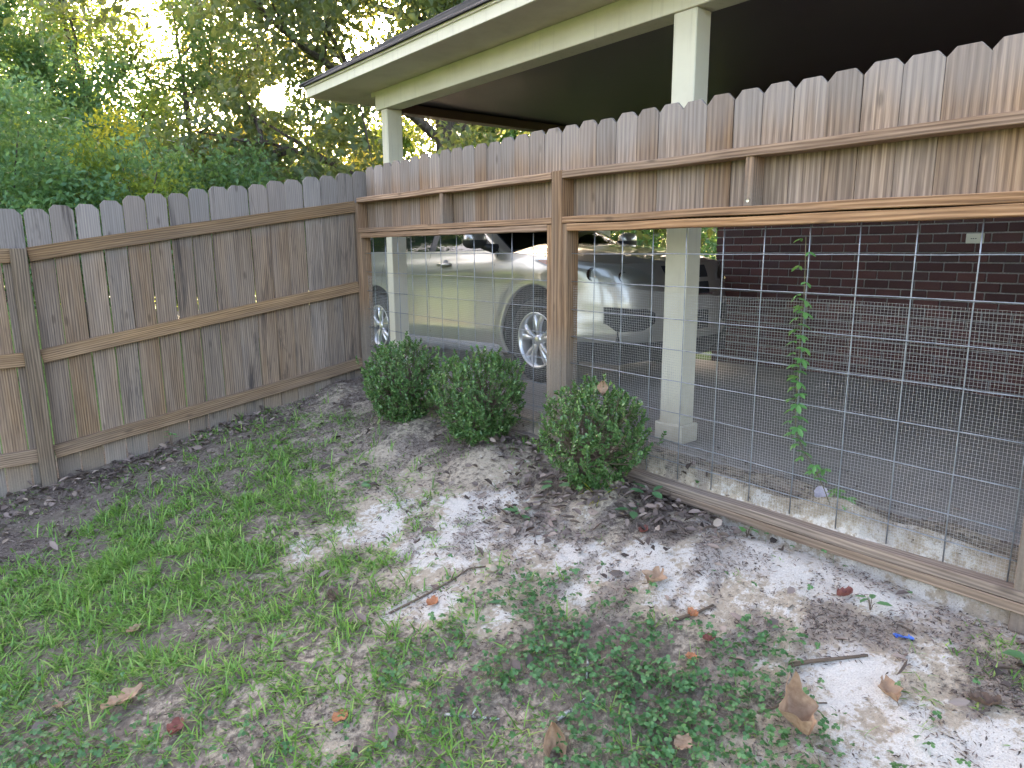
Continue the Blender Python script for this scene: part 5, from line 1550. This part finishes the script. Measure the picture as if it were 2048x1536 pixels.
def dead_leaf(label, x, y, L, W, rz, mat, curl=.3, roll=.2, lobes=3, tilt=0.0, seed=0, z_off=.006, cat='leaf', at=None, group='single fallen leaves on the yard'):
    """lobed, curled dry leaf with a midrib and a stalk"""
    rg = np.random.default_rng(seed + 500)
    n, m_ = 26, 9
    rows = []
    for i in range(n + 1):
        u = i / n
        env = math.sin(math.pi * min(u * .96 + .02, 1)) ** .75 * (1.15 - .35 * abs(u - .62))
        lob = 1 - (.42 * (.5 - .5 * math.cos(2 * math.pi * lobes * u)) if lobes else 0)
        w = W * .5 * env * lob * (1 + rg.normal(0, .04)) + .0006
        row = []
        for j in range(m_):
            v = j / (m_ - 1) * 2 - 1
            z = curl * L * ((u - .45) ** 2) * 1.5 + roll * W * (v * v) * .5 + .004 * math.sin(u * 19 + v * 6 + seed) * abs(v) + .0025 * abs(v)
            row.append((u * L - L * .5, v * w, z))
        rows.append(row)
    mb = MB(); mb.grid(rows)
    zs = [p[2] for p in mb.v]
    mb.v = [(a, b_, c - min(zs)) for a, b_, c in mb.v]
    if at is None: at = (x, y, GZ(x, y) + z_off)
    t = thing('dead_leaf', label, cat, at, rz, group)
    t.rotation_euler = (rg.normal(0, .05), tilt, rz)
    mb.obj('blade', mat, t, True)
    st = MB(); b0 = Vector(mb.v[4])
    st.tube([b0 + Vector((L * .25, 0, -.002)), b0, b0 + Vector((-L * .12, .003, .002)), b0 + Vector((-L * .28, .008, .006))], [.0008, .0014, .0012, .0010], 5); st.obj('stalk', M_TWIG, t)
    return t
dead_leaf('large tan oak leaf lying on the grass in the left foreground', -2.434, -2.829, .155, .085, .35, D_TAN, .15, .25, 3, 0, 1, .03)
dead_leaf('large curled tan leaf standing up at the edge of the clover patch', -0.93, -4.575, .15, .105, 1.0, D_TAN, .9, 1.2, 2, -.35, 2, .02)
dead_leaf('tan lobed leaf on the sand between the clover and the near bush', -0.668, -3.817, .105, .10, .2, D_TAN, .3, .45, 2, 0, 3)
dead_leaf('red-brown leaf in the thin grass of the left foreground', -2.324, -3.121, .075, .05, .9, D_RED, .3, .5, 0, 0, 4, .01)
dead_leaf('orange curled leaf at the upper edge of the clover', -0.748, -4.068, .045, .035, 1.6, D_ORG, .6, .7, 0, 0, 5, .015)
dead_leaf('small orange leaf lying in the middle of the clover', -0.914, -4.190, .042, .036, .3, D_ORG, .4, .3, 0, 0, 6, .02)
dead_leaf('dull red leaf at the right tip of the clover patch', -0.799, -4.172, .055, .04, 2.4, D_RED, .4, .4, 0, 0, 7, .012)
dead_leaf('tan oval leaf flat in the clover near the bottom edge', -1.215, -4.393, .075, .045, .1, D_TAN, .15, .1, 0, 0, 8, .02)
dead_leaf('folded brown leaf standing upright at the bottom edge', -1.470, -4.105, .13, .06, 1.05, D_TAN, .3, 1.6, 0, -1.0, 9, .01)
dead_leaf('flat orange-brown leaf on bare ground in the bottom middle', -1.891, -3.499, .065, .05, .5, D_ORG, .1, .1, 0, 0, 10)
dead_leaf('curled red-brown leaf on the sand by the right panel', -0.290, -4.400, .065, .03, -.5, D_RED, .3, 1.4, 0, 0, 11)
dead_leaf('crumpled tan leaf in the drift on the right', -0.636, -4.721, .10, .07, .8, D_TAN, .3, .6, 2, 0, 12)
dead_leaf('brown leaf among the litter at the right edge', -0.50, -4.93, .08, .06, 2.2, D_BRN, .3, .6, 2, 0, 13)
dead_leaf('red-brown leaf below the pile at the nearest bush', -0.41, -3.53, .06, .04, .2, D_RED, .3, .5, 0, 0, 14)
dead_leaf('tan leaf stuck in the top of the nearest bush', 0, 0, .07, .045, .8, D_TAN, .4, .9, 0, -.9, 15, at=(-0.335, -3.185, .475))
dead_leaf('orange leaf on the sand left of the clover', -1.36, -3.24, .06, .045, .4, D_ORG, .4, .4, 0, 0, 16)
dead_leaf('pale lavender leaf on the sand behind the wire', 0, 0, .085, .055, .6, dryleaf_mat('pale_leaf', (0.40, 0.36, 0.42), (0.58, 0.53, 0.60)), .1, .3, 0, -.7, 17, at=(.12, -4.075, .085))
dead_leaf('grey-brown curled leaf in the grass left of the sand', -1.62, -2.86, .07, .045, 1.2, D_BRN, .5, .9, 0, 0, 18, .012)
dead_leaf('tan leaf half hidden in the left grass', -2.31, -2.36, .065, .04, .3, D_TAN, .3, .4, 0, 0, 19, .015)
dead_leaf('brown leaf pieces on bare ground left of the large oak leaf', -2.62, -2.62, .055, .04, 1.9, D_TAN, .3, .4, 2, 0, 20, .012)

def stick(label, pts, r, mat=M_TWIG, side=()):
    a = Vector((pts[0][0], pts[0][1], GZ(*pts[0]) + r))
    t = thing('fallen_stick', label, 'stick', a, 0, 'fallen sticks on the yard')
    mb = MB(); P = [Vector((x, y, GZ(x, y) + r * .9)) - a for x, y in pts]
    mb.tube(P, [r * (1 - .45 * i / (len(P) - 1)) for i in range(len(P))], 7); mb.obj('shaft', mat, t, True)
    for i, dx, dy in side:
        mb = MB(); mb.tube([P[i], P[i] + Vector((dx * .5, dy * .5, .01)), P[i] + Vector((dx, dy, .012))], [r * .6, r * .5, r * .3], 6); mb.obj('side_twig', mat, t, True)
M_LICH, nt, out = newmat('lichen_bark'); n1 = texnoise(nt, objcoord(nt), 60, 4, .7)
principled(nt, out, ramp(nt, n1, [(.42, (0.07, 0.055, 0.045)), (.6, (0.42, 0.43, 0.40))]), .95, .2)
stick('short brown stick lying on the pale sand at the right', [(-.715, -4.435), (-.66, -4.475), (-.60, -4.53), (-.525, -4.60)], .008, M_TWIG, ((1, .04, -.05),))
stick('long thin stick between the grass and the white sand', [(-1.50, -3.14), (-1.36, -3.16), (-1.22, -3.165), (-1.12, -3.16), (-1.02, -3.22)], .005, M_TWIG, ((2, .05, .04),))
stick('grey lichen-covered stick standing in the clover', [(-1.12, -3.90), (-1.165, -3.945), (-1.22, -3.995)], .006, M_LICH)
stick('lichen-spotted stick at the bottom of the clover patch', [(-1.40, -4.045), (-1.33, -4.06), (-1.27, -4.085)], .008, M_LICH, ((1, .07, .0),))
stick('dark stick with lichen at the bottom middle', [(-1.63, -3.745), (-1.575, -3.82), (-1.52, -3.90)], .006, M_LICH, ((1, .05, .02),))
stick('dark stick at the upper right edge of the clover', [(-.80, -4.02), (-.72, -4.06), (-.64, -4.08)], .007)
stick('thin twig at the right edge of the clover on the sand', [(-.95, -4.47), (-.86, -4.52), (-.78, -4.60)], .004)
stick('small stick against the bottom of the board fence', [(-2.02, -.20), (-1.93, -.16), (-1.86, -.10)], .007)
# crumpled blue plastic scrap
mb = MB(); rg = np.random.default_rng(9); rows = []
for i in range(9):
    rows.append([(i * .007 - .03 + rg.normal(0, .002), j * .006 - .012 + .012 * math.sin(i * .8) + rg.normal(0, .002), .006 + abs(rg.normal(0, .005))) for j in range(5)])
mb.grid(rows)
tag(mb.obj('plastic_scrap', simple('blue_plastic', (0.05, 0.13, 0.42), .35), None, False, (-.375, -4.648, GZ(-.375, -4.648)), (0, 0, -.6)), 'crumpled blue plastic scrap on the litter at the right', 'scrap')
# small stone on the mound side
mb = MB(); bmx = bmesh.new(); bmesh.ops.create_icosphere(bmx, subdivisions=2, radius=.028)
for v in bmx.verts: v.co *= 1 + .25 * mnoise.noise(v.co * 40)
for v in bmx.verts: v.co.z *= .6
me = bpy.data.meshes.new('pebble'); bmx.to_mesh(me); bmx.free(); me.materials.append(simple('sandstone', (.36, .29, .21), .9))
tag(link('pebble', me, None, (-1.05, -3.235, GZ(-1.05, -3.235) + .012)), 'rounded tan stone on the ground above the clover', 'stone')
